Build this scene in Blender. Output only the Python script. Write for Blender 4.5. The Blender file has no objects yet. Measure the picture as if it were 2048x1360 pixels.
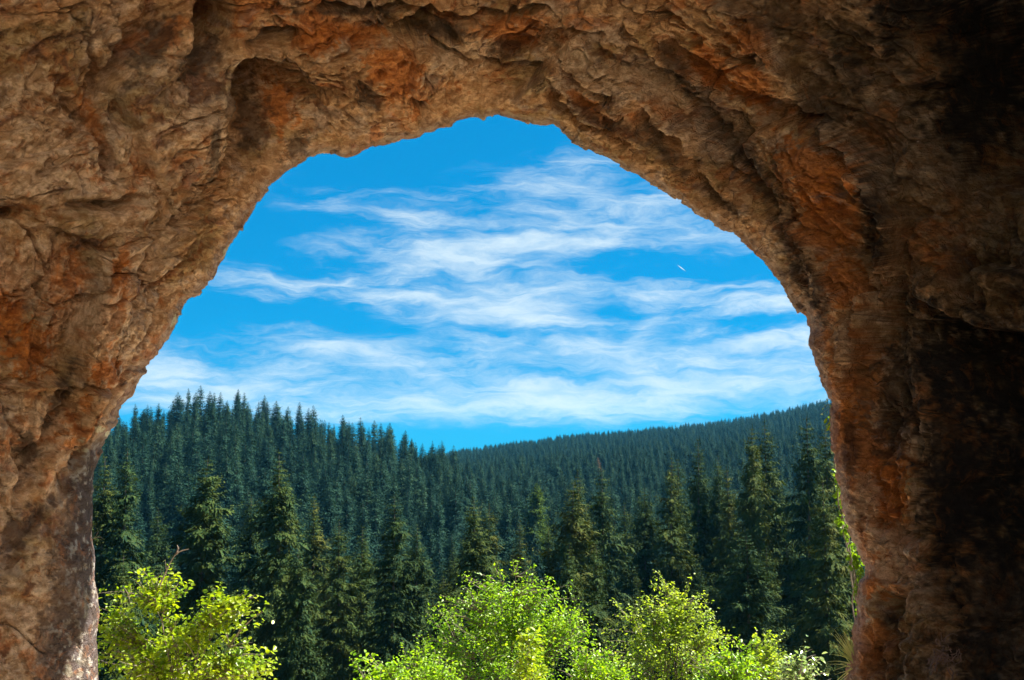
import bpy, math, random, time
import numpy as np
from mathutils import Vector, Matrix, Euler
T0 = time.time()
DRY_ROOTS = True
NO_HAZE = False
scene = bpy.context.scene
COL = scene.collection

# ------------------------------------------------------------------ camera
F_PX = 1991.0                      # focal length in photograph pixels (photograph 2048 x 1360)
PITCH = math.radians(6.3)
cam_d = bpy.data.cameras.new('camera')
cam_d.sensor_width = 36.0
cam_d.lens = 35.0
cam_d.clip_start = 0.05
cam_d.clip_end = 9000.0
cam = bpy.data.objects.new('camera', cam_d)
COL.objects.link(cam)
cam.location = (0, 0, 0)
cam.rotation_euler = (math.radians(90) + PITCH, 0, 0)
scene.camera = cam

# ------------------------------------------------------------------ render and exposure
scene.render.engine = 'CYCLES'
scene.view_settings.view_transform = 'Standard'
scene.view_settings.look = 'None'
scene.view_settings.gamma = 1.0
scene.view_settings.exposure = 2.2
cy = scene.cycles
cy.use_denoising = True
cy.max_bounces = 6
cy.diffuse_bounces = 3
cy.glossy_bounces = 2
cy.transmission_bounces = 3
cy.volume_bounces = 1
cy.transparent_max_bounces = 4
cy.sample_clamp_indirect = 6.0

# ------------------------------------------------------------------ light: sky and one sun
SUN_EL = math.radians(50)
SUN_AZ = math.radians(66)          # to the right of the view direction
sun_dir = Vector((math.sin(SUN_AZ) * math.cos(SUN_EL), math.cos(SUN_AZ) * math.cos(SUN_EL), math.sin(SUN_EL)))
sd = bpy.data.lights.new('sun', 'SUN')
sd.energy = 5.0
sd.angle = math.radians(0.5)
sd.color = (1.0, 0.93, 0.80)
sun = bpy.data.objects.new('sun', sd)
sun.rotation_euler = (-sun_dir).to_track_quat('-Z', 'Y').to_euler()
sun.location = (60, 40, 80)
COL.objects.link(sun)


def px_dir(px, py):
    u = (px - 1024.0) / F_PX
    v = (680.0 - py) / F_PX
    c, s = math.cos(PITCH), math.sin(PITCH)
    return u, c - s * v, s + c * v


def at(px, py, depth):
    """the point seen at a photograph pixel at a forward distance in metres"""
    x, y, z = px_dir(px, py)
    return (x / y * depth, depth, z / y * depth)


def to_px(P):
    P = np.asarray(P, dtype=np.float64)
    c, s = math.cos(PITCH), math.sin(PITCH)
    f = P[..., 1] * c + P[..., 2] * s
    up = -P[..., 1] * s + P[..., 2] * c
    f = np.where(f < 0.05, 0.05, f)
    return 1024 + F_PX * P[..., 0] / f, 680 - F_PX * up / f


world = bpy.data.worlds.new('World')
scene.world = world
world.use_nodes = True
wt = world.node_tree
wt.nodes.clear()


class NT:
    """tiny helper for writing node trees"""

    def __init__(self, tree):
        self.t = tree

    def n(self, kind, **kw):
        nd = self.t.nodes.new(kind)
        for k, v in kw.items():
            setattr(nd, k, v)
        return nd

    def put(self, sock, v):
        if v is None:
            return
        if isinstance(v, bpy.types.NodeSocket):
            self.t.links.new(v, sock)
        else:
            sock.default_value = v

    def math(self, op, a, b=None, c=None, clamp=False):
        nd = self.n('ShaderNodeMath', operation=op, use_clamp=clamp)
        for i, v in enumerate((a, b, c)):
            self.put(nd.inputs[i], v)
        return nd.outputs[0]

    def vmath(self, op, a, b=None, scale=None):
        nd = self.n('ShaderNodeVectorMath', operation=op)
        self.put(nd.inputs[0], a)
        self.put(nd.inputs[1], b)
        if scale is not None:
            self.put(nd.inputs[3], scale)
        return nd.outputs[0]

    def noise(self, vec, scale, detail=4, rough=0.55, dist=0.0, color=False, lac=2.0, kind=None):
        nd = self.n('ShaderNodeTexNoise')
        if kind:
            nd.noise_type = kind
        self.put(nd.inputs['Vector'], vec)
        nd.inputs['Scale'].default_value = scale
        nd.inputs['Detail'].default_value = detail
        nd.inputs['Roughness'].default_value = rough
        nd.inputs['Lacunarity'].default_value = lac
        nd.inputs['Distortion'].default_value = dist
        return nd.outputs['Color' if color else 'Fac']

    def ramp(self, fac, stops, interp='LINEAR'):
        nd = self.n('ShaderNodeValToRGB')
        nd.color_ramp.interpolation = interp
        e = nd.color_ramp.elements
        while len(e) < len(stops):
            e.new(0.5)
        for i, (p, c) in enumerate(stops):
            e[i].position = p
            e[i].color = (c[0], c[1], c[2], 1) if not isinstance(c, (int, float)) else (c, c, c, 1)
        self.put(nd.inputs[0], fac)
        return nd.outputs[0]

    def mix(self, fac, a, b, blend='MIX'):
        nd = self.n('ShaderNodeMix', data_type='RGBA', blend_type=blend)
        self.put(nd.inputs[0], fac)
        for s, v in ((nd.inputs[6], a), (nd.inputs[7], b)):
            self.put(s, (*v, 1) if isinstance(v, tuple) and len(v) == 3 else v)
        return nd.outputs[2]

    def smooth(self, x, lo, hi, a=0.0, b=1.0):
        nd = self.n('ShaderNodeMapRange', interpolation_type='SMOOTHSTEP')
        self.put(nd.inputs[0], x)
        nd.inputs[1].default_value = lo
        nd.inputs[2].default_value = hi
        nd.inputs[3].default_value = a
        nd.inputs[4].default_value = b
        return nd.outputs[0]

    def mapping(self, vec, loc=(0, 0, 0), rot=(0, 0, 0), scale=(1, 1, 1), kind='POINT'):
        nd = self.n('ShaderNodeMapping', vector_type=kind)
        self.put(nd.inputs[0], vec)
        nd.inputs[1].default_value = loc
        nd.inputs[2].default_value = rot
        nd.inputs[3].default_value = scale
        return nd.outputs[0]


def build_sky():
    W = NT(wt)
    sky = W.n('ShaderNodeTexSky', sky_type='NISHITA')
    sky.sun_disc = False
    sky.sun_elevation = SUN_EL
    sky.sun_rotation = SUN_AZ
    sky.altitude = 1500
    sky.air_density = 0.8
    sky.dust_density = 0.0
    sky.ozone_density = 3.0
    # the deep azure of the photograph, the same factor all over the sky
    hs = W.n('ShaderNodeHueSaturation')
    hs.inputs['Saturation'].default_value = 1.15
    W.put(hs.inputs['Color'], sky.outputs[0])
    gm = W.n('ShaderNodeGamma')
    W.put(gm.inputs[0], hs.outputs[0])
    gm.inputs[1].default_value = 0.32
    blue = W.mix(1.0, gm.outputs[0], SKY_TINT, 'MULTIPLY')
    tc = W.n('ShaderNodeTexCoord')
    sep = W.n('ShaderNodeSeparateXYZ')
    W.put(sep.inputs[0], tc.outputs['Generated'])
    az = W.math('ARCTAN2', sep.outputs[0], sep.outputs[1])
    el = W.math('ARCSINE', sep.outputs[2])
    cmb = W.n('ShaderNodeCombineXYZ')
    W.put(cmb.inputs[0], az)
    W.put(cmb.inputs[1], el)
    base = cmb.outputs[0]
    # wind-blown warping
    w1 = W.noise(W.mapping(base, scale=(1, 2.2, 1)), 4.5, 3, 0.5, color=True)
    w1 = W.vmath('SCALE', W.vmath('SUBTRACT', w1, (0.5, 0.5, 0.5)), scale=0.055)
    w1 = W.vmath('MULTIPLY', w1, (1, 0.5, 0))
    w2 = W.noise(W.mapping(base, scale=(1, 2.5, 1)), 19, 3, 0.55, color=True)
    w2 = W.vmath('SCALE', W.vmath('SUBTRACT', w2, (0.5, 0.5, 0.5)), scale=0.024)
    warp = W.vmath('ADD', base, W.vmath('ADD', w1, w2))

    def blob(px, py, rx, ry, deg, amp):
        x, y, z = px_dir(px, py)
        a = math.atan2(x, y)
        e = math.asin(z / math.sqrt(x * x + y * y + z * z))
        v = W.mapping(warp, loc=(a, e, 0), rot=(0, 0, math.radians(deg)), scale=(rx * 1.05 / F_PX, ry * 1.35 / F_PX, 1), kind='TEXTURE')
        g = W.n('ShaderNodeTexGradient', gradient_type='SPHERICAL')
        v2 = W.vmath('MULTIPLY', v, (1, 1, 0))
        W.put(g.inputs[0], v2)
        return W.math('MULTIPLY', g.outputs[1], amp)

    # px, py, half length, half height, tilt (degrees, + rises to the right), strength
    B = [
        (790, 425, 330, 42, -9, 1.0), (1020, 440, 380, 60, 2, 0.75), (1230, 375, 420, 95, 3, 1.05), (1130, 350, 200, 40, 20, 0.6),
        (1400, 440, 260, 45, -14, 0.8), (1240, 492, 380, 34, 0, 1.35), (1010, 505, 300, 40, 4, 0.8), (660, 500, 130, 22, -4, 0.8),
        (860, 515, 300, 45, -3, 1.0), (960, 560, 330, 65, -14, 0.9), (500, 568, 200, 30, -2, 1.3), (760, 590, 430, 42, -6, 1.3),
        (900, 625, 260, 45, -14, 1.0), (1130, 585, 270, 55, 6, 1.1), (1330, 575, 260, 30, -3, 1.1), (1500, 600, 260, 32, -2, 1.3),
        (1420, 630, 240, 42, 8, 1.1), (1060, 625, 160, 40, -30, 0.7), (1290, 670, 90, 22, 60, 0.7), (1190, 660, 110, 24, -35, 0.55),
        (1490, 695, 160, 26, 14, 0.8), (700, 700, 420, 34, -3, 1.0), (1020, 690, 330, 34, -10, 0.8), (330, 745, 300, 50, -2, 1.1),
        (560, 770, 560, 62, -2, 1.05), (950, 765, 640, 70, -5, 1.2), (1360, 760, 520, 85, 4, 1.35), (1560, 710, 330, 75, 5, 1.0),
        (700, 820, 800, 34, -1, 0.9), (1150, 806, 700, 36, 1, 1.1), (1230, 715, 250, 40, -24, 0.75), (1130, 640, 200, 26, 8, 0.5),
        (-100, 760, 600, 90, 2, 1.0), (2250, 720, 700, 110, -3, 1.1), (300, 330, 380, 50, 8, 0.8), (2000, 430, 480, 60, -6, 0.9),
        (1000, -120, 900, 120, 6, 0.8),
    ]
    tot = None
    for b in B:
        g = blob(*b)
        tot = g if tot is None else W.math('ADD', tot, g)
    # feathery streaks: long fibres that bend, in three directions, and a broad field that carries on round the whole sky
    f1 = W.noise(W.mapping(warp, rot=(0, 0, math.radians(9)), scale=(1, 5.0, 1)), 6.0, 9, 0.64, 0.25)
    f2 = W.noise(W.mapping(warp, rot=(0, 0, math.radians(-26)), scale=(1, 6.0, 1)), 9.0, 9, 0.66, 0.35)
    f3 = W.noise(W.mapping(warp, rot=(0, 0, math.radians(32)), scale=(1, 5.0, 1)), 11.0, 9, 0.66, 0.4)
    big = W.noise(W.mapping(base, scale=(1, 2.0, 1)), 5.0, 3, 0.5)
    pick = W.smooth(big, 0.40, 0.60)
    f23 = W.math('ADD', W.math('MULTIPLY', f2, pick), W.math('MULTIPLY', f3, W.math('SUBTRACT', 1.0, pick)))
    broad = W.noise(W.mapping(warp, scale=(1, 2.5, 1)), 2.2, 5, 0.5)
    outside = W.smooth(W.math('ABSOLUTE', az), 0.62, 0.95)
    high = W.smooth(el, 0.34, 0.55)
    outside = W.math('MAXIMUM', outside, high)
    wide = W.math('MULTIPLY', W.smooth(broad, 0.42, 0.7), outside)
    tot = W.math('ADD', tot, W.math('MULTIPLY', wide, 0.9))
    tot = W.math('POWER', tot, 0.8)
    det = W.math('ADD', W.math('MULTIPLY', W.math('SUBTRACT', f1, 0.5), 3.2), W.math('MULTIPLY', W.math('SUBTRACT', f23, 0.5), 4.4))
    gain = W.smooth(tot, 0.0, 0.55, 0.15, 1.0)
    m = W.math('ADD', W.math('MULTIPLY', tot, 0.95), W.math('MULTIPLY', det, gain))
    m = W.smooth(m, 0.20, 2.85)
    m = W.math('MULTIPLY', m, 0.97)
    # short contrail
    x, y, z = px_dir(1363, 536)
    a = math.atan2(x, y)
    e = math.asin(z / math.sqrt(x * x + y * y + z * z))
    v = W.mapping(base, loc=(a, e, 0), rot=(0, 0, math.radians(-38)), scale=(12 / F_PX, 1.6 / F_PX, 1), kind='TEXTURE')
    g = W.n('ShaderNodeTexGradient', gradient_type='SPHERICAL')
    W.put(g.inputs[0], W.vmath('MULTIPLY', v, (1, 1, 0)))
    m = W.math('MAXIMUM', m, W.math('MULTIPLY', g.outputs[1], 0.9))
    fade = W.smooth(el, -0.02, 0.03)
    m = W.math('MULTIPLY', m, fade)
    col = W.mix(m, blue, CLOUD_COL)
    bg = W.n('ShaderNodeBackground')
    W.put(bg.inputs[0], col)
    bg.inputs[1].default_value = 0.05
    out = W.n('ShaderNodeOutputWorld')
    wt.links.new(bg.outputs[0], out.inputs[0])


SKY_TINT = (0.01, 1.07, 1.97)
CLOUD_COL = (3.5, 4.15, 4.45)
build_sky()


# ------------------------------------------------------------------ small helpers
def h2(ix, iy, iz, seed):
    h = (ix.astype(np.int64) * 374761393 + iy.astype(np.int64) * 668265263 + iz.astype(np.int64) * 2147483647 + seed * 1274126177) & 0xffffffff
    h = ((h ^ (h >> 13)) * 1274126177) & 0xffffffff
    h = (h ^ (h >> 16)) & 0xffffffff
    h = (h * 2654435761) & 0xffffffff
    return (h ^ (h >> 15)) & 0xffffffff


_G = np.random.RandomState(3).normal(size=(256, 3))
_G /= np.linalg.norm(_G, axis=1)[:, None]


def perlin(x, y, z, seed=0):
    ix, iy, iz = np.floor(x), np.floor(y), np.floor(z)
    fx, fy, fz = x - ix, y - iy, z - iz
    u, v, w = (t * t * t * (t * (t * 6 - 15) + 10) for t in (fx, fy, fz))
    r = 0
    for dx in (0, 1):
        for dy in (0, 1):
            for dz in (0, 1):
                g = _G[(h2(ix + dx, iy + dy, iz + dz, seed) & 255).astype(np.int64)]
                d = g[..., 0] * (fx - dx) + g[..., 1] * (fy - dy) + g[..., 2] * (fz - dz)
                r = r + d * (u if dx else 1 - u) * (v if dy else 1 - v) * (w if dz else 1 - w)
    return r * 1.5


def fbm(x, y, z, oct=4, seed=0, gain=0.5):
    a, f, r = 1.0, 1.0, 0
    for i in range(oct):
        r = r + a * perlin(x * f, y * f, z * f, seed + i * 7)
        a *= gain
        f *= 2.03
    return r


def ridged(x, y, z, oct=4, seed=0, gain=0.5):
    a, f, r, n = 1.0, 1.0, 0, 0
    for i in range(oct):
        r = r + a * (1 - np.abs(perlin(x * f, y * f, z * f, seed + i * 11)) * 2)
        n += a
        a *= gain
        f *= 2.1
    return r / n


def voronoi(x, y, seed=0):
    """2D cells: distance to the nearest border, and a random number and tilt per cell"""
    ix, iy = np.floor(x), np.floor(y)
    d1 = np.full(x.shape, 9.0)
    d2 = np.full(x.shape, 9.0)
    rnd = np.zeros(x.shape)
    cx = np.zeros(x.shape)
    cy_ = np.zeros(x.shape)
    z0 = np.zeros_like(ix)
    for dx in (-1, 0, 1):
        for dy in (-1, 0, 1):
            a = h2(ix + dx, iy + dy, z0, seed) / 4294967295.0
            b = h2(ix + dx, iy + dy, z0 + 1, seed) / 4294967295.0
            px_ = ix + dx + a
            py_ = iy + dy + b
            d = np.hypot(px_ - x, py_ - y)
            near = d < d1
            d2 = np.where(near, d1, np.minimum(d2, d))
            rnd = np.where(near, h2(ix + dx, iy + dy, z0 + 2, seed) / 4294967295.0, rnd)
            cx = np.where(near, px_, cx)
            cy_ = np.where(near, py_, cy_)
            d1 = np.minimum(d1, d)
    return d2 - d1, rnd, x - cx, y - cy_


def sstep(x, lo, hi):
    t = np.clip((x - lo) / (hi - lo), 0, 1)
    return t * t * (3 - 2 * t)


def mesh_np(name, V, F, smooth=True):
    """fast mesh from numpy arrays; F is (n, 3) or (n, 4)"""
    V = np.asarray(V, dtype=np.float32)
    F = np.asarray(F, dtype=np.int32)
    me = bpy.data.meshes.new(name)
    me.vertices.add(len(V))
    me.vertices.foreach_set('co', V.ravel())
    k = F.shape[1]
    me.loops.add(F.size)
    me.loops.foreach_set('vertex_index', F.ravel())
    me.polygons.add(len(F))
    me.polygons.foreach_set('loop_start', np.arange(0, F.size, k, dtype=np.int32))
    me.update(calc_edges=True)
    if smooth:
        me.polygons.foreach_set('use_smooth', np.ones(len(F), dtype=bool))
    return me


def set_color(me, name, C):
    a = me.color_attributes.new(name, 'FLOAT_COLOR', 'POINT')
    C = np.asarray(C, dtype=np.float32)
    if C.shape[1] == 3:
        C = np.concatenate([C, np.ones((len(C), 1), np.float32)], axis=1)
    a.data.foreach_set('color', C.ravel())


def obj(name, me, mats=None, parent=None, loc=None):
    o = bpy.data.objects.new(name, me)
    COL.objects.link(o)
    if mats:
        for m in (mats if isinstance(mats, (list, tuple)) else [mats]):
            if m.name not in [x.name for x in me.materials if x]:
                me.materials.append(m)
    if parent:
        o.parent = parent
    if loc:
        o.location = loc
    return o


def tag(o, label=None, cat=None, group=None, kind=None):
    for k, v in (('label', label), ('category', cat), ('group', group), ('kind', kind)):
        if v:
            o[k] = v
    return o


def empty(name, loc=(0, 0, 0)):
    o = bpy.data.objects.new(name, None)
    o.empty_display_size = 0.2
    COL.objects.link(o)
    o.location = loc
    return o


def new_mat(name):
    m = bpy.data.materials.new(name)
    m.use_nodes = True
    m.node_tree.nodes.clear()
    return m, NT(m.node_tree)


def finish(M, shader, vol=None):
    out = M.n('ShaderNodeOutputMaterial')
    M.t.links.new(shader, out.inputs[0])

# ------------------------------------------------------------------ terrain heights
def angle_ridge_left(px):
    ys = [(-400, 830), (0, 840), (180, 835), (260, 815), (300, 798), (380, 782), (430, 775), (500, 786), (580, 800), (650, 820), (740, 838), (820, 855), (880, 880), (940, 915), (1010, 960), (1100, 1010), (1300, 1040), (2500, 1060)]
    return np.interp(px, [a for a, b in ys], [b for a, b in ys])


def angle_ridge_right(px):
    ys = [(-400, 990), (300, 960), (700, 920), (850, 905), (900, 895), (950, 886), (1060, 872), (1150, 860), (1250, 852), (1350, 843), (1450, 833), (1550, 816), (1640, 798), (1800, 780), (2500, 740)]
    return np.interp(px, [a for a, b in ys], [b for a, b in ys])


TREE_H = 22.0
BOUNCE_SLOPE = 15.0
D_LEFT, D_RIGHT = 400.0, 1150.0


def ang_of_px(py):
    v = (680.0 - py) / F_PX
    return np.tan(np.arctan(v) + PITCH)


def ground_z(x, y):
    """height of the ground, metres, at points in front of and behind the camera"""
    x = np.asarray(x, dtype=np.float64)
    y = np.asarray(y, dtype=np.float64)
    D = np.hypot(x, y)
    az = np.arctan2(x, y)
    pxx = 1024 + F_PX * np.tan(np.clip(az, -0.75, 0.75))
    near = np.interp(D, [0, 6, 12, 16, 22, 30, 60, 90, 130, 170, 230], [-1.9, -2.3, -3.6, -4.6, -6.3, -9.0, -21.0, -27.5, -32.0, -35.0, -37.0])
    Ds = np.maximum(D, 150.0)
    a0 = -0.075
    sL = np.clip((1 / 165.0 - 1 / Ds) / (1 / 165.0 - 1 / D_LEFT), 0, 1) ** 1.15
    aL = a0 + (ang_of_px(angle_ridge_left(pxx)) - a0) * sL
    gL = aL * np.minimum(Ds, D_LEFT) - TREE_H - np.maximum(Ds - D_LEFT, 0) * 0.12
    sR = np.clip((1 / 190.0 - 1 / Ds) / (1 / 190.0 - 1 / D_RIGHT), 0, 1)
    aR = a0 + 0.008 + (ang_of_px(angle_ridge_right(pxx)) - a0 - 0.008) * sR
    gR = aR * np.minimum(Ds, D_RIGHT) - TREE_H - np.maximum(Ds - D_RIGHT, 0) * 0.02
    far = np.maximum(gL, gR)
    t = sstep(D, 150, 215)
    front = near * (1 - t) + far * t
    b = sstep(np.abs(az), 1.15, 1.6)
    back = -1.9 - np.clip(D - 40, 0, 1e9) * 0.03
    # an added slope, unseen behind the camera, bounces sunlight onto the rock walls
    along = 0.22 * x - 0.975 * y
    back = back + BOUNCE_SLOPE * np.clip((along - 1.0) / 17.0, 0, 1) * sstep(-y, -3.0, 4.0) * (1 - sstep(D, 60, 160))
    return front * (1 - b) + back * b + 0.12 * np.sin(x * 0.9 + y * 0.3) * sstep(D, 14, 20)


def build_ground():
    nA = 361
    Ds = np.concatenate([np.linspace(0.01, 40, 60), np.geomspace(42, 3000, 110)])
    A = np.linspace(-math.pi, math.pi, nA)
    DD, AA = np.meshgrid(Ds, A, indexing='ij')
    X, Y = DD * np.sin(AA), DD * np.cos(AA)
    Z = ground_z(X, Y)
    Z += 0.10 * fbm(X * 0.7, Y * 0.7, X * 0, 4, 5) * sstep(DD, 1, 6)
    V = np.stack([X, Y, Z], -1).reshape(-1, 3)
    i, j = np.meshgrid(np.arange(len(Ds) - 1), np.arange(nA - 1), indexing='ij')
    a = (i * nA + j).ravel()
    Fq = np.stack([a, a + nA, a + nA + 1, a + 1], -1)
    print('ground z range', V[:, 2].min(), V[:, 2].max())
    me = mesh_np('ground', V, Fq)
    m, M = new_mat('forest_floor')
    geo = M.n('ShaderNodeNewGeometry')
    P = geo.outputs['Position']
    ln = M.n('ShaderNodeVectorMath', operation='LENGTH')
    M.put(ln.inputs[0], P)
    n1 = M.noise(P, 1.3, 6, 0.6)
    n2 = M.noise(P, 9.0, 5, 0.65)
    rock = M.mix(n2, (0.60, 0.47, 0.33), (0.78, 0.67, 0.51))  # kept pale so the sunlit ground bounces light onto the rock walls
    rock = M.mix(M.smooth(n1, 0.5, 0.7), rock, (0.34, 0.20, 0.10))
    soil = M.mix(n2, (0.030, 0.035, 0.014), (0.075, 0.085, 0.03))
    sp_ = M.n('ShaderNodeSeparateXYZ')
    M.put(sp_.inputs[0], P)
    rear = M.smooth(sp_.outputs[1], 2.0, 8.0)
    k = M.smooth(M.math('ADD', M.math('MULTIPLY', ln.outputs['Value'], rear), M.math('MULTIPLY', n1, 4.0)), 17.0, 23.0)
    inside = M.math('MULTIPLY', M.smooth(M.math('ADD', ln.outputs['Value'], M.math('MULTIPLY', n1, 2.0)), 12.5, 10.5), M.smooth(M.math('ADD', sp_.outputs[1], M.math('MULTIPLY', n1, 2.0)), -1.0, 1.5))  # unseen cave floor, darkened to weaken light bounced upwards
    left_rear = M.math('MULTIPLY', M.smooth(M.math('ADD', sp_.outputs[0], M.math('MULTIPLY', n1, 3.0)), 0.0, -2.0), M.smooth(sp_.outputs[1], 3.0, 0.0))  # unseen ground kept dark so less light bounces onto the right wall
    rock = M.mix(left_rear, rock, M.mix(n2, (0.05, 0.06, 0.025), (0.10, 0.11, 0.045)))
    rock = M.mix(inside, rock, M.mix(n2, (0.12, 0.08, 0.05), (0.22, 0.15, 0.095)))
    col = M.mix(k, rock, soil)
    b = M.n('ShaderNodeBsdfPrincipled')
    M.put(b.inputs['Base Color'], col)
    b.inputs['Roughness'].default_value = 0.95
    bp = M.n('ShaderNodeBump')
    bp.inputs['Strength'].default_value = 0.6
    bp.inputs['Distance'].default_value = 0.06
    M.put(bp.inputs['Height'], n2)
    M.put(b.inputs['Normal'], bp.outputs[0])
    finish(M, b.outputs[0])
    tag(obj('ground', me, m), 'sloping forest floor falling away from the cave mouth to the hills', kind='structure')


build_ground()


# ------------------------------------------------------------------ the rock arch
RIM = [(192, 1900), (191, 1600), (190, 1440), (192, 1360), (187, 1290), (191, 1240), (190, 1200), (184, 1150), (184, 1110), (179, 1075), (181, 1040), (180, 1000), (182, 960), (188, 925), (204, 885), (222, 850), (240, 812), (262, 782), (270, 765),
       (285, 740), (318, 695), (345, 655), (358, 618), (372, 598), (400, 580), (430, 540), (442, 515), (462, 480), (490, 438), (520, 398), (550, 362), (590, 326), (640, 305), (665, 303), (690, 309), (718, 303), (745, 294), (800, 272), (830, 270), (860, 256),
       (910, 240), (950, 231), (966, 236), (974, 229), (1000, 229), (1022, 233), (1055, 245), (1085, 249), (1108, 247), (1140, 278), (1168, 297), (1180, 298), (1215, 316), (1262, 340), (1310, 368), (1340, 390), (1365, 404), (1400, 424), (1440, 449), (1475, 469), (1498, 488), (1530, 520), (1558, 560),
       (1590, 604), (1617, 638), (1626, 690), (1638, 735), (1655, 788), (1664, 808), (1662, 850), (1672, 915), (1684, 985), (1694, 1040), (1712, 1090), (1728, 1118), (1736, 1150), (1722, 1172), (1716, 1200), (1720, 1225), (1712, 1262), (1712, 1300), (1700, 1345), (1698, 1420), (1697, 1600), (1697, 1900)]

# profile of the passage from the outer face over the lip to behind the camera: (towards the camera, away from the opening), metres
PROF = [(-2.6, 9.0), (-2.2, 6.0), (-1.6, 3.4), (-1.05, 1.5), (-0.62, 0.55), (-0.25, 0.10), (0.0, 0.0), (0.32, 0.07), (0.9, 0.38), (1.6, 0.95), (2.35, 1.65), (3.2, 2.35), (4.3, 3.0), (6.0, 3.7), (8.5, 4.3), (12.0, 4.8), (17.0, 5.3), (23.0, 5.2), (29.0, 5.0)]


def catmull(P, n_per):
    P = np.asarray(P, float)
    out = []
    for i in range(len(P) - 1):
        p0 = P[max(i - 1, 0)]
        p1, p2 = P[i], P[i + 1]
        p3 = P[min(i + 2, len(P) - 1)]
        t = np.linspace(0, 1, n_per, endpoint=False)[:, None]
        out.append(0.5 * ((2 * p1) + (-p0 + p2) * t + (2 * p0 - 5 * p1 + 4 * p2 - p3) * t * t + (-p0 + 3 * p1 - 3 * p2 + p3) * t ** 3))
    out.append(P[-1:])
    return np.concatenate(out)


def resample(P, n=None, s=None):
    d = np.r_[0, np.cumsum(np.linalg.norm(np.diff(P, axis=0), axis=1))]
    if s is None:
        s = np.linspace(0, d[-1], n)
    return np.stack([np.interp(s, d, P[:, k]) for k in range(P.shape[1])], -1), s


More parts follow.
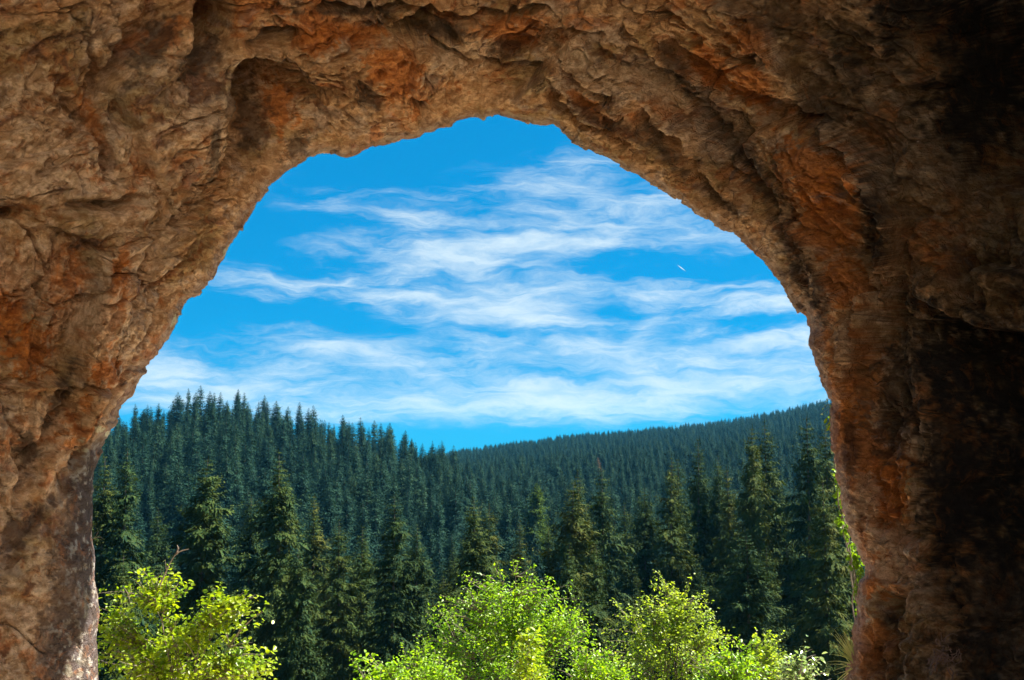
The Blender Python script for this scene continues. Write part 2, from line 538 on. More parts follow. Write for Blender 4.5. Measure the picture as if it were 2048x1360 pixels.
# hand-placed relief, traced as pixels of the photograph and cut into the surface that lies there:
# kind, points, half width (px), depth (m).  groove = cut both sides; step = left side of the stroke stands proud, right side lies deep
STROKES = [
    ('groove', [(443, -20), (427, 87), (392, 150), (345, 190)], 26, 0.34),
    ('groove', [(345, -20), (320, 40), (247, 118), (221, 170), (236, 215)], 24, 0.26),
    ('step', [(190, 100), (226, 190), (257, 247), (288, 329), (309, 372)], 14, 0.20),
    ('groove', [(129, 175), (170, 247), (190, 309), (216, 350)], 12, 0.18),
    ('groove', [(-20, 418), (30, 424)], 12, 0.22),
    ('groove', [(93, 419), (118, 408), (144, 407), (206, 413), (268, 396)], 9, 0.20),
    ('step', [(268, 396), (206, 410), (144, 404), (93, 415)], 22, 0.12),
    ('groove', [(468, 70), (500, 84), (546, 80), (607, 59)], 10, 0.20),
    ('groove', [(623, 26), (664, 14), (700, 22), (765, 27), (854, 24), (878, 38), (939, 39), (997, 34), (1042, 22), (1096, 6)], 8, 0.22),
    ('step', [(463, 340), (446, 275), (453, 210), (480, 165), (530, 140)], 16, 0.26),
    ('groove', [(300, 455), (273, 484), (252, 546), (237, 643)], 10, 0.10),
    ('groove', [(160, 740), (121, 812), (87, 894), (53, 957), (20, 1030)], 14, 0.22),
    ('groove', [(262, 715), (214, 773), (194, 807), (170, 860), (150, 915)], 9, 0.16),
    ('step', [(165, 940), (112, 1001), (58, 1064), (-10, 1180)], 16, 0.16),
    ('groove', [(30, 880), (42, 935)], 14, 0.20),
    ('groove', [(40, 1010), (100, 990)], 8, 0.08),
    ('groove', [(10, 650), (60, 600), (110, 500)], 10, 0.08),
    ('groove', [(95, 300), (60, 360)], 9, 0.08),
    ('groove', [(60, 250), (110, 235)], 9, 0.07),
    ('step', [(180, 560), (140, 640), (120, 700)], 18, 0.08),
    ('step', [(420, 240), (395, 300), (380, 370)], 14, 0.10),
    ('groove', [(365, 300), (350, 350), (340, 390)], 8, 0.09),
    ('groove', [(440, 380), (425, 430)], 8, 0.07),
    ('groove', [(330, 560), (300, 640), (262, 700)], 8, 0.06),
    ('groove', [(360, 480), (320, 550)], 7, 0.06),
    ('groove', [(795, 60), (850, 64), (900, 66)], 20, 0.20),
    ('groove', [(847, 82), (912, 113), (960, 132), (1008, 147), (1093, 150)], 7, 0.17),
    ('groove', [(900, 50), (912, 85), (925, 115)], 10, 0.12),
    ('groove', [(826, 202), (850, 219), (861, 248)], 7, 0.14),
    ('step', [(640, 150), (690, 190), (740, 212)], 12, 0.10),
    ('groove', [(700, 150), (735, 190), (760, 205)], 9, 0.12),
    ('groove', [(1086, 164), (1127, 208), (1178, 246), (1240, 273), (1281, 312)], 10, 0.16),
    ('groove', [(1262, 215), (1288, 260), (1332, 301), (1360, 342), (1400, 378), (1450, 420)], 11, 0.20),
    ('groove', [(1298, 55), (1332, 109), (1373, 161), (1400, 195)], 16, 0.20),
    ('step', [(1225, -10), (1262, 60), (1310, 140), (1352, 185), (1420, 250)], 15, 0.16),
    ('groove', [(1420, 250), (1470, 330), (1520, 400), (1570, 470), (1605, 560)], 12, 0.16),
    ('groove', [(1330, 215), (1400, 300), (1450, 350), (1500, 420)], 9, 0.10),
    ('groove', [(1060, 60), (1120, 120), (1180, 165), (1250, 215)], 8, 0.08),
    ('step', [(1400, 60), (1429, 118), (1506, 190), (1588, 221), (1660, 273), (1727, 335), (1753, 463), (1775, 570)], 26, 0.55),
    ('groove', [(1593, 118), (1645, 154), (1664, 190)], 12, 0.16),
    ('groove', [(1690, 90), (1720, 150), (1790, 205), (1900, 195)], 20, 0.24),
    ('groove', [(1820, 30), (1862, 120)], 24, 0.30),
    ('groove', [(1740, 330), (1790, 440), (1820, 560), (1840, 640)], 14, 0.20),
    ('groove', [(1620, 468), (1650, 476)], 6, 0.10),
    ('groove', [(1785, 360), (1833, 360)], 6, 0.16),
    ('groove', [(1805, 425), (1835, 430)], 11, 0.14),
    ('groove', [(1900, 300), (1960, 325), (1990, 310)], 8, 0.12),
    ('groove', [(1850, 495), (1900, 520), (1935, 490)], 7, 0.12),
    ('step', [(1790, 560), (1850, 600), (1930, 640), (2060, 690)], 20, 0.40),
    ('groove', [(1875, 545), (1955, 515), (2060, 540)], 12, 0.22),
    ('groove', [(1660, 700), (1700, 760), (1740, 830)], 8, 0.08),
    ('groove', [(1770, 905), (1800, 960), (1812, 1020)], 10, 0.20),
    ('step', [(1868, 1070), (1872, 1000), (1845, 930)], 14, 0.24),
    ('groove', [(1765, 1048), (1800, 1068), (1860, 1072)], 15, 0.32),
    ('groove', [(1738, 1185), (1775, 1208), (1830, 1216)], 13, 0.30),
    ('groove', [(1785, 1225), (1805, 1265)], 17, 0.26),
    ('groove', [(1740, 850), (1735, 930), (1765, 990)], 10, 0.12),
    ('groove', [(1840, 840), (1800, 800), (1760, 770)], 8, 0.12),
    ('groove', [(1880, 1130), (1905, 1200), (1925, 1300)], 12, 0.20),
    ('groove', [(1690, 880), (1715, 980), (1750, 1060)], 8, 0.06),
    ('groove', [(1700, 1260), (1740, 1300), (1760, 1360)], 8, 0.08),
]
# round hollows: x, y, radius x, radius y, depth
PITS = [(505, 225, 48, 90, 0.75), (560, 190, 60, 45, 0.35), (847, 62, 50, 24, 0.30), (1021, 98, 24, 18, 0.20), (12, 421, 14, 9, 0.22), (206, 413, 12, 7, 0.14), (2040, 235, 150, 150, 1.8), (1960, 60, 80, 90, 1.0),
        (1790, 1235, 24, 30, 0.3), (555, 80, 40, 14, 0.2), (1760, 470, 24, 60, 0.35), (1745, 870, 40, 60, 0.12), (50, 905, 22, 30, 0.16), (190, 330, 18, 30, 0.1), (410, 60, 34, 60, 0.35), (1700, 300, 60, 40, 0.35), (1560, 560, 18, 70, 0.12)]
# humps that stand proud
HUMPS = [(1738, 1168, 20, 26, 0.22), (1845, 1000, 26, 70, 0.28), (1640, 330, 90, 60, 0.22), (1560, 90, 70, 60, 0.2), (1850, 400, 60, 120, 0.15), (60, 350, 110, 130, 0.20), (90, 560, 120, 110, 0.22), (350, 230, 60, 70, 0.12), (640, 110, 80, 60, 0.12),
         (1000, 190, 100, 30, 0.08), (2000, 560, 60, 40, 0.4), (120, 1200, 90, 160, 0.15), (1790, 900, 30, 60, 0.1), (60, 760, 60, 70, 0.12)]


def poly_dist(px, py, pts):
    """distance to a polyline and the side (+ left of travel, - right) for many points"""
    best = np.full(px.shape, 1e9)
    side = np.zeros(px.shape)
    for (x0, y0), (x1, y1) in zip(pts[:-1], pts[1:]):
        dx, dy = x1 - x0, y1 - y0
        L2 = dx * dx + dy * dy + 1e-9
        t = np.clip(((px - x0) * dx + (py - y0) * dy) / L2, 0, 1)
        d = np.hypot(px - x0 - t * dx, py - y0 - t * dy)
        s = np.sign((px - x0) * dy - (py - y0) * dx)
        m = d < best
        side = np.where(m, s, side)
        best = np.minimum(best, d)
    return best, side


CUT_U = [0, 0.2, 0.42, 0.55, 0.66, 0.72, 0.8, 1.0]
CUTS = [22, 16, 11, 9, 8.7, 9.2, 9.8, 10]


def build_arch():
    # rim in the world
    pts = []
    for (px, py) in RIM:
        k = (px - 960) / 760.0
        depth = 13.6 - 1.3 * max(-k, 0) ** 1.5 - 1.7 * max(k, 0) ** 1.5
        pts.append(at(px, py, depth))
    R, s = resample(catmull(pts, 8), 1700)
    NU = len(R)
    # direction away from the opening, from a smoothed rim
    K = 61
    Rp = np.pad(R, ((K, K), (0, 0)), mode='reflect', reflect_type='odd')
    ker = np.hanning(2 * K + 1)
    ker /= ker.sum()
    Rs = np.stack([np.convolve(Rp[:, k], ker, mode='valid') for k in range(3)], -1)
    T = np.gradient(Rs, axis=0)
    N2 = np.stack([T[:, 2] * -1, T[:, 0] * 0, T[:, 0]], -1)
    N2 /= np.linalg.norm(N2, axis=1)[:, None]          # left of travel in the xz plane = outwards
    c = np.array([-0.3, 0, -0.5])
    rad = R - c
    rad[:, 1] = 0
    rad /= np.linalg.norm(rad, axis=1)[:, None]
    flip = np.sign((N2 * rad).sum(1))[:, None]
    N2 = N2 * flip
    # relax towards radial so that rays fan out evenly
    Nn = N2 * 0.55 + rad * 0.45
    Nn[:, 1] = 0
    Nn /= np.linalg.norm(Nn, axis=1)[:, None]
    prof = catmull(PROF, 10)
    d = np.r_[0, np.cumsum(np.linalg.norm(np.diff(prof, axis=0), axis=1))]
    i0 = np.argmin(np.abs(prof[:, 0]) + np.abs(prof[:, 1]))
    d = d - d[i0]
    q = np.concatenate([np.linspace(d[0], -0.6, 22), np.linspace(-0.57, -0.02, 26), np.linspace(0, 4.4, 360), np.linspace(4.5, d[-1], 70)])
    pr = np.stack([np.interp(q, d, prof[:, 0]), np.interp(q, d, prof[:, 1])], -1)
    # how the wall widens: more steeply away on the left and top left, tighter at right
    U = np.linspace(0, 1, NU)
    open_ = np.interp(U, [0, 0.25, 0.45, 0.6, 0.75, 1.0], [1.05, 1.1, 1.0, 0.95, 0.95, 1.0])
    NV = len(q)
    dep = pr[None, :, 0] * np.ones((NU, 1))
    wid = pr[None, :, 1] * open_[:, None]
    # unseen bulge added on the right flank to block light from behind
    light_block = np.interp(U, [0, 0.54, 0.62, 0.72, 1.0], [0, 0, 1.6, 3.8, 3.9])[:, None]
    wid = wid - light_block * np.exp(-np.abs((dep - 6.9) / 2.0) ** 2.6)
    P = R[:, None, :] + Nn[:, None, :] * wid[..., None]
    P[..., 1] -= dep
    # behind the camera the passage bends to the right
    bend = np.clip(dep - 15.0, 0, None)
    S = (s - s[NU // 2])[:, None] * np.ones((1, NV))
    Q = q[None, :] * np.ones((NU, 1))

    def normals(P):
        du = np.gradient(P, axis=0)
        dv = np.gradient(P, axis=1)
        n = np.cross(du, dv)
        n /= np.linalg.norm(n, axis=-1)[..., None] + 1e-12
        return n
    Nrm = normals(P)
    # make it point into the passage (towards its axis)
    mid = P[NU // 2, NV // 2]
    if (Nrm[NU // 2, NV // 2] * (np.array([0, 2.0, -1.0]) - mid)).sum() < 0:
        Nrm = -Nrm
    px, py = to_px(P)
    vis = (px > -250) & (px < 2300) & (py > -250) & (py < 1650) & (P[..., 1] > 1.0)
    inner = sstep(Q, 0.05, 1.1)

    X, Y, Z = P[..., 0], P[..., 1], P[..., 2]
    # flow domain: along the rim on both flanks, crossing it diagonally over the crown of the arch
    al = np.interp(U, [0, 0.10, 0.3, 0.42, 0.50, 0.60, 0.75, 1.0], [5, 12, -8, 5, 38, 26, 10, 0]) * math.pi / 180
    al = al[:, None]
    wx = 0.16 * fbm(X * 0.6, Y * 0.6, Z * 0.6, 2, 91)
    wy = 0.15 * fbm(X * 0.6, Y * 0.6, Z * 0.6, 2, 57)
    fa = S * np.cos(al) + Q * np.sin(al) + wx           # along the grain
    fc = -S * np.sin(al) + Q * np.cos(al) + wy          # across the grain
    D = np.zeros_like(X)
    D += 0.30 * fbm(X * 0.33, Y * 0.33, Z * 0.33, 3, 11) * inner
    D += 0.13 * (ridged(fa * 0.32, fc * 0.85, X * 0.1, 3, 21) - 0.6) * inner * 1.2
    big = ridged(fa * 0.8, fc * 1.7, Z * 0.15, 4, 33, 0.55) - 0.6
    D += 0.085 * big * (0.25 + 0.75 * inner)
    # broken planes: every cell is a tilted face at its own height, with a sharp riser to the next
    def faces(ka, kc, amp, tilt, edge, seed, wob=0.0):
        wa = wob * fbm(X * ka * 1.2, Y * ka * 1.2, Z * ka * 1.2, 2, seed + 500, 0.35)
        wb = wob * fbm(X * ka * 1.2, Y * ka * 1.2, Z * ka * 1.2, 2, seed + 600, 0.35)
        b, r, lx, ly = voronoi(fa * ka + seed * 3.3 + wa, fc * kc + seed * 1.7 + wb, seed)
        r2 = np.sin(r * 917.0)
        r3 = np.sin(r * 4519.0)
        return ((r - 0.5) * amp + (lx * r2 * 0.6 + ly * (0.6 + 0.6 * r3)) * tilt) * sstep(b, 0.0, edge)
    soft = 0.12 + 0.88 * inner
    m1 = sstep(fbm(X * 0.7, Y * 0.7, Z * 0.7, 2, 77), -0.35, 0.25)
    m2 = sstep(fbm(X * 0.9, Y * 0.9, Z * 0.9, 2, 79), -0.25, 0.3)
    D += faces(0.55, 0.95, 0.24, 0.32, 0.045, 5, 0.16) * soft
    D += faces(1.25, 2.2, 0.13, 0.20, 0.05, 8, 0.16) * soft * m1
    D += faces(2.9, 4.6, 0.065, 0.11, 0.07, 12, 0.2) * soft * (0.3 + 0.7 * m2)
    D += faces(6.5, 9.5, 0.032, 0.055, 0.09, 19, 0.2) * soft * (1.1 - 0.8 * m2)
    # rough small relief
    D += 0.022 * (ridged(fa * 3.4, fc * 5.0, X * 2, 4, 44, 0.62) - 0.55)
    D += 0.045 * fbm(X * 5, Y * 5, Z * 5, 4, 61, 0.65) * (0.4 + 0.6 * m1)
    D += 0.020 * fbm(X * 15, Y * 15, Z * 15, 3, 62, 0.7)
    # pock marks
    b3, r3, lx3, ly3 = voronoi(fa * 2.6 + 40 + wx, fc * 3.6, 15)
    rr = np.hypot(lx3, ly3)
    D -= 0.13 * (r3 > 0.72) * np.clip(1 - rr / 0.30, 0, 1) ** 0.7 * inner
    b4, r4, lx4, ly4 = voronoi(fa * 6.0 + 11 + wx, fc * 9.0 + wy, 25)
    gate = sstep(fbm(X * 1.3, Y * 1.3, Z * 1.3, 2, 78), 0.0, 0.5)
    D -= 0.075 * (r4 > 0.6) * np.clip(1 - np.hypot(lx4 * 0.8, ly4) / 0.36, 0, 1) ** 0.6 * soft * gate
    # open cracks that run on over several faces
    for (ka, kc, dp, wd, sd1, sd2) in ((0.45, 0.8, 0.30, 0.010, 70, 81), (0.9, 1.3, 0.22, 0.014, 71, 83), (2.0, 2.6, 0.11, 0.022, 72, 85)):
        cr = np.abs(perlin(fa * ka + 9 + 0.12 * perlin(X * 3, Y * 3, Z * 3, sd1 + 9), fc * kc, Z * 0.2, sd1))
        D -= dp * np.exp(-(cr / wd) ** 2) * inner * sstep(fbm(X * 0.8, Y * 0.8, Z * 0.8, 2, sd2), -0.15, 0.2)

    D *= 1 + 0.45 * sstep(U, 0.58, 0.74)[:, None]

    # traced relief
    idx = np.where(vis & (Q > 0.0))
    vx, vy = px[idx], py[idx]
    jx = 9 * fbm(X[idx] * 2.2, Y[idx] * 2.2, Z[idx] * 2.2, 3, 101)
    jy = 9 * fbm(X[idx] * 2.2, Y[idx] * 2.2, Z[idx] * 2.2, 3, 102)
    vx = vx + jx
    vy = vy + jy
    add = np.zeros(len(vx))
    for kind, pts_, w, dp in STROKES:
        x0 = min(p[0] for p in pts_) - 6 * w
        x1 = max(p[0] for p in pts_) + 6 * w
        y0 = min(p[1] for p in pts_) - 6 * w
        y1 = max(p[1] for p in pts_) + 6 * w
        m = np.where((vx > x0) & (vx < x1) & (vy > y0) & (vy < y1))[0]
        if len(m) == 0:
            continue
        dd, sd_ = poly_dist(vx[m], vy[m], pts_)
        ends = np.minimum(np.hypot(vx[m] - pts_[0][0], vy[m] - pts_[0][1]), np.hypot(vx[m] - pts_[-1][0], vy[m] - pts_[-1][1]))
        taper = 0.25 + 0.75 * sstep(ends, 0, 4.0 * w)
        if kind == 'groove':
            add[m] -= dp * np.exp(-(dd / w) ** 2) * taper
            add[m] += 0.22 * dp * np.exp(-((dd - 2.2 * w) / w) ** 2) * taper
        else:
            e = np.exp(-dd / (3.2 * w)) * taper
            k = np.tanh(sd_ * dd / (0.25 * w))
            add[m] += dp * (0.35 * (k + 1) - 0.65 * (1 - k)) * 0.5 * e
    for (cx, cy2, rx, ry, dp) in PITS:
        r_ = np.hypot((vx - cx) / rx, (vy - cy2) / ry)
        add -= dp * np.exp(-r_ ** 2.6)
    for (cx, cy2, rx, ry, dp) in HUMPS:
        r_ = np.hypot((vx - cx) / rx, (vy - cy2) / ry)
        add += dp * np.exp(-r_ ** 2.2)
    # the right flank turns away into a side chamber
    line = np.interp(vy, [-200, 0, 100, 220, 300, 420, 560, 640, 850, 1070, 1160, 1360, 1600], [1780, 1830, 1860, 1900, 1980, 2300, 2300, 1800, 1865, 1875, 1905, 1935, 1970])
    line2 = np.interp(vy, [-200, 560, 600, 700, 760], [9000, 9000, 1830, 2090, 3000])
    dk = np.clip((vx - line) / 120.0, 0, 6)
    cham = dk ** 0.9 * 0.95 * (vy > -300)
    upper_band = sstep(vy, 560, 640) * 1.0 + (vy < 430)
    add -= np.minimum(cham * 1.3, 9.0) * np.where(vy < 430, 1, sstep(vy, 575 + (vx - 1800) * 0.45, 625 + (vx - 1800) * 0.45))
    near_rim = sstep(Q[idx], 0.0, 0.35)
    D[idx] += np.where(add < 0, add * np.where(vx < 1300, 2.3, 1.9), add * 1.35) * (0.12 + 0.88 * near_rim)
    foot = sstep(py, 850, 1000) * (px < 420) * 0.72
    D *= 1 - foot * (Q > -0.6)
    # keep the traced outline: no deep change of the lip itself
    lip = 0.30 + 0.70 * sstep(np.abs(Q), 0.0, 0.5)
    D *= lip
    bj, rj, lj, _ = voronoi(S * 2.6, Q * 1.5 + 0.3 * perlin(S * 3, Q * 3, S * 0, 9), 91)
    bk, rk, lk, _ = voronoi(S * 7.5, Q * 4.0, 92)
    D += (1 - sstep(np.abs(Q), 0.1, 0.5)) * (((rj - 0.5) * 0.035 + lj * np.sin(rj * 99) * 0.05) + (rk - 0.5) * 0.018 + lk * np.sin(rk * 99) * 0.02) * (1 - 0.7 * sstep(py, 850, 1000))
    outer = sstep(-Q, 0.3, 2.0)
    D += outer * 0.5 * fbm(X * 0.5, Y * 0.5, Z * 0.5, 4, 200)
    P2 = P + Nrm * D[..., None]
    V = P2.reshape(-1, 3)
    i, j = np.meshgrid(np.arange(NU - 1), np.arange(NV - 1), indexing='ij')
    # the unseen rear is cut open, shaped to let light onto the walls
    cut = np.interp(U, CUT_U, CUTS)
    cut = cut + 0.8 * np.sin(U * 37) + 0.4 * np.sin(U * 113)
    keep = (dep[:-1, :-1] < cut[:-1, None]).ravel()
    a = (i * NV + j).ravel()[keep]
    Fq = np.stack([a, a + 1, a + NV + 1, a + NV], -1)
    me = mesh_np('cave_rock', V, Fq)
    # ---------------- mineral colours of the rock, plus shade painted on its dark side
    X, Y, Z = P2[..., 0], P2[..., 1], P2[..., 2]
    px, py = to_px(P2)
    tan = np.array([0.74, 0.45, 0.235])
    pale = np.array([0.90, 0.65, 0.44])
    orange = np.array([0.72, 0.235, 0.035])
    rust = np.array([0.50, 0.15, 0.03])
    olive = np.array([0.40, 0.27, 0.10])
    grey = np.array([0.36, 0.27, 0.24])
    black = np.array([0.045, 0.032, 0.028])
    white = np.array([0.80, 0.80, 0.76])

    def lay(C, col, m):
        m = np.clip(m, 0, 1)[..., None]
        return C * (1 - m) + col * m
    C = np.ones(P.shape) * tan
    n1 = fbm(fa * 0.5, fc * 1.1, Z * 0.2, 4, 301)
    n2 = fbm(fa * 1.4, fc * 3.0, Z * 0.5, 4, 302)
    n3 = fbm(X * 1.1, Y * 1.1, Z * 1.1, 4, 303)
    n4 = fbm(X * 4, Y * 4, Z * 4, 4, 304, 0.6)
    n6 = fbm(X * 7, Y * 7, Z * 8, 4, 306, 0.7)
    n5 = fbm(X * 2.6, Y * 2.6, Z * 4.0, 4, 305, 0.6)
    C = lay(C, pale, sstep(n1 + 0.4 * n5 + 0.4 * n6 + 0.35 * (1 - sstep(U, 0.30, 0.45))[:, None], -0.1, 0.35) * 0.85)
    C = lay(C, orange, sstep(n3 + 0.3 * n4 + 0.3 * n6, 0.30, 0.66) * 0.7)
    C = lay(C, olive, sstep(-n3 + 0.4 * n2, 0.15, 0.6) * 0.6)
    C = lay(C, rust, sstep(n2 + 0.3 * n4 + 0.4 * n6, 0.4, 0.65) * 0.6)
    C = lay(C, black, sstep(n2 * 0.6 + 0.5 * n6 + 0.4 * n1, 0.42, 0.6) * 0.55)
    C = lay(C, grey, sstep(n5 + 0.5 * n1, 0.15, 0.55) * 0.45)

    def patch(cx, cy2, rx, ry, deg=0, soft=0.5):
        t = math.radians(deg)
        dx, dy = px - cx, py - cy2
        u = (dx * math.cos(t) + dy * math.sin(t)) / rx
        v = (-dx * math.sin(t) + dy * math.cos(t)) / ry
        r_ = np.hypot(u, v) + 0.42 * n4 + 0.35 * n2 + 0.55 * n6
        return 1 - sstep(r_, 1 - soft * 0.55, 1 + soft * (0.25 if soft < 0.75 else 0.45))
    for a_ in [(214, 745, 32, 26, -30), (236, 590, 22, 80, 15), (245, 520, 14, 50, 20), (555, 205, 40, 50, 0), (790, 150, 55, 50, 30), (640, 75, 40, 30, 20), (1170, 210, 40, 22, 40), (1240, 262, 22, 10, 30),
               (1630, 350, 90, 60, 30), (1660, 430, 60, 80, 40), (180, 240, 18, 60, -25), (172, 808, 12, 16, 0), (120, 560, 50, 80, 10), (1735, 1165, 20, 28, 0), (1500, 170, 50, 30, 45), (1690, 560, 60, 60, 0),
               (1420, 130, 26, 60, -35), (1780, 1000, 60, 100, 0), (1500, 70, 50, 40, 0), (1040, 60, 70, 30, 0), (60, 700, 40, 60, 0), (1720, 760, 60, 90, 0), (1750, 940, 80, 110, 0), (1790, 1130, 70, 80, 0), (1740, 1290, 60, 70, 0), (1690, 860, 30, 70, 0), (700, 60, 60, 20, 0), (20, 620, 40, 90, 0)]:
        C = lay(C, orange, patch(*a_) * 0.8)
    for a_ in [(90, 330, 100, 130, 0), (60, 540, 80, 70, 0), (400, 250, 50, 60, 0), (930, 120, 60, 30, 0), (1150, 120, 90, 40, 40), (1300, 160, 30, 90, -40), (100, 1180, 60, 110, 10), (80, 850, 70, 60, 0), (330, 480, 30, 110, 35), (1840, 1010, 22, 60, -10), (1700, 1030, 16, 70, -10), (1790, 1090, 60, 40, 0), (1830, 1180, 30, 60, -20), (1690, 700, 20, 60, 0), (250, 420, 60, 60, 0), (190, 640, 60, 60, 0), (60, 180, 60, 60, 0),
               (1470, 300, 14, 90, -40), (1730, 1000, 30, 60, 0), (1800, 1130, 60, 50, 30)]:
        C = lay(C, pale, patch(*a_) * 0.65)
    # dark water streaks, and shade painted into hollows, cracks and the right wall
    for a_ in [(1470, 290, 28, 95, -42), (1530, 370, 26, 80, -38), (1590, 520, 20, 110, -22), (1330, 300, 14, 90, -40), (1250, 265, 60, 14, 28), (1350, 130, 18, 80, -38), (1440, 400, 10, 60, -50), (1640, 600, 18, 70, -15), (880, 60, 70, 22, 5),
               (1010, 100, 34, 24, 0), (735, 190, 30, 22, 30), (600, 290, 18, 40, 40), (500, 240, 36, 70, 5), (400, 120, 30, 60, 30), (310, 90, 26, 70, 35), (1180, 230, 60, 14, 35), (430, 300, 12, 60, 5), (690, 25, 120, 8, 0),
               (1700, 900, 20, 60, 0), (1780, 860, 40, 60, -20), (1810, 780, 50, 80, 0), (55, 900, 22, 40, 0), (120, 790, 14, 90, 25), (1640, 220, 60, 40, 20), (1750, 420, 24, 90, -10), (1560, 40, 60, 40, 0), (1900, 860, 60, 200, 0)]:
        C = lay(C, black, patch(*a_, soft=0.7) * 0.72)
    shade_umber = np.array([0.22, 0.125, 0.055])  # brown that paints the right wall's fall into shade
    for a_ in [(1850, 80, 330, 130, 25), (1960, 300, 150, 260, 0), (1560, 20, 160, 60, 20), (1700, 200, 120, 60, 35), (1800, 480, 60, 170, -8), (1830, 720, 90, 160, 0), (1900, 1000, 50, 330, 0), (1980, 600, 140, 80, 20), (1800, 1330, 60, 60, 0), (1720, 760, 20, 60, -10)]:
        C = lay(C, shade_umber, patch(*a_, soft=1.1) * 0.6)
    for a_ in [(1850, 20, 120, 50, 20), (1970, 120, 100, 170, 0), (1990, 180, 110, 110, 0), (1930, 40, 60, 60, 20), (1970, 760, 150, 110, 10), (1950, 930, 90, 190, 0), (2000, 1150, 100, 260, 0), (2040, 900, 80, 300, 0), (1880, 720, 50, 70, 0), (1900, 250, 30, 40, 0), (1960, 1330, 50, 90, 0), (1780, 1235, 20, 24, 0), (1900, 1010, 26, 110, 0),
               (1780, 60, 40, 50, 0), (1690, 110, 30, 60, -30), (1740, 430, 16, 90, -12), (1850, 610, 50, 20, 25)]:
        C = lay(C, black * 0.7, patch(*a_, soft=1.0) * 0.80)  # near-black painted in where the right wall lies in deep shade
    # long dark marks on the left foot, and the grey crust of the sunlit lip
    C = lay(C, np.array([0.13, 0.075, 0.055]), patch(118, 1230, 34, 190, 8, 0.6) * 0.75)
    C = lay(C, np.array([0.13, 0.075, 0.055]), patch(40, 1060, 90, 26, -48, 0.6) * 0.8)
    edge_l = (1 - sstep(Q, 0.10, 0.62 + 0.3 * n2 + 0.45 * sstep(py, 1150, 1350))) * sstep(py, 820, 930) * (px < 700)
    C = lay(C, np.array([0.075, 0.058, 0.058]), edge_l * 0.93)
    spots = sstep(fbm(X * 9, Y * 9, Z * 9, 3, 401, 0.7) + 0.35 * fbm(X * 2, Y * 2, Z * 2, 2, 402), 0.22, 0.42)
    C = lay(C, white * 0.62, edge_l * spots * 0.85)
    C = lay(C, np.array([0.30, 0.24, 0.24]), (1 - sstep(np.abs(Q), 0.05, 0.30)) * 0.6 * (Q > -0.5))
    for a_ in [(198, 858, 9, 7, 0), (165, 880, 5, 5, 0), (172, 900, 6, 4, 0), (157, 900, 3, 3, 0), (214, 468 + 400, 5, 5, 0), (349, 640, 4, 14, 25), (452, 500, 4, 14, 25), (160, 1320, 22, 12, 0), (140, 1340, 14, 16, 0), (176, 1190, 8, 30, 0)]:
        C = lay(C, np.array([0.84, 0.84, 0.62]), patch(*a_, soft=0.3) * 0.9)
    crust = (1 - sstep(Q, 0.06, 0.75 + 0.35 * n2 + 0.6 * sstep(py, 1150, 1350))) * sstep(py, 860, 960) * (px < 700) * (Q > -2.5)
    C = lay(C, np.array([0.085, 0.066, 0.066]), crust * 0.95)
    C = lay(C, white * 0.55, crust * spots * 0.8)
    # unseen passage behind, coloured dark to cut light bounced onto the right wall
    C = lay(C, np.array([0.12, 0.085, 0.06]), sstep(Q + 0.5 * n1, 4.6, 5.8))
    # outer face of the cliff: grey weathered limestone
    C = lay(C, np.array([0.42, 0.36, 0.30]), sstep(-Q, 0.3, 1.2) * (1 - crust))
    set_color(me, 'mineral_and_shade', C.reshape(-1, 3))
    uv = np.stack([fa, fc, (Z + X) * 0.3], -1).reshape(-1, 3).astype(np.float32)
    at_ = me.attributes.new('grain', 'FLOAT_VECTOR', 'POINT')
    at_.data.foreach_set('vector', uv.ravel())

    m, M = new_mat('limestone')
    ac = M.n('ShaderNodeAttribute', attribute_name='mineral_and_shade')
    ag = M.n('ShaderNodeAttribute', attribute_name='grain')
    geo = M.n('ShaderNodeNewGeometry')
    P_ = geo.outputs['Position']
    g = M.mapping(P_, rot=(0.3, 0.7, 0.2), scale=(2.6, 3.2, 4.6))
    s1 = M.noise(g, 2.2, 8, 0.66, 0.4)
    s2 = M.noise(P_, 22, 6, 0.7)
    s3 = M.noise(P_, 5, 7, 0.68, 0.6)
    vo = M.n('ShaderNodeTexVoronoi', feature='DISTANCE_TO_EDGE')
    wv = M.vmath('ADD', M.mapping(P_, rot=(0.2, 0.6, 0.1), scale=(1.7, 1.7, 2.8)), M.vmath('SCALE', M.noise(P_, 3.0, 4, 0.6, color=True), scale=0.55))
    M.put(vo.inputs['Vector'], wv)
    vo.inputs['Scale'].default_value = 2.2
    crack = M.smooth(vo.outputs['Distance'], 0.0, 0.05)
    crackm = M.mix(M.smooth(s3, 0.45, 0.6), (1, 1, 1), crack)
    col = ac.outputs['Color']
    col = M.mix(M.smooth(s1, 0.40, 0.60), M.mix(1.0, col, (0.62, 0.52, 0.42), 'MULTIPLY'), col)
    col = M.mix(M.smooth(s2, 0.4, 0.65, 0.0, 0.6), col, M.mix(1.0, col, (0.66, 0.60, 0.54), 'MULTIPLY'))
    col = M.mix(M.smooth(s3, 0.52, 0.74, 0.0, 0.45), col, (0.56, 0.20, 0.05))
    spk = M.smooth(M.noise(P_, 48, 3, 0.6), 0.66, 0.74, 0.0, 0.55)
    col = M.mix(spk, col, (0.06, 0.04, 0.03))
    b = M.n('ShaderNodeBsdfPrincipled')
    M.put(b.inputs['Base Color'], col)
    b.inputs['Roughness'].default_value = 0.82
    b.inputs['Specular IOR Level'].default_value = 0.35
    hgt = M.math('ADD', M.math('MULTIPLY', s1, 1.0), M.math('MULTIPLY', s2, 0.5))
    hgt = M.math('ADD', hgt, M.math('MULTIPLY', s3, 1.0))
    hgt = M.math('ADD', hgt, M.math('MULTIPLY', crackm, 0.5))
    vc = M.n('ShaderNodeTexVoronoi', feature='F1')
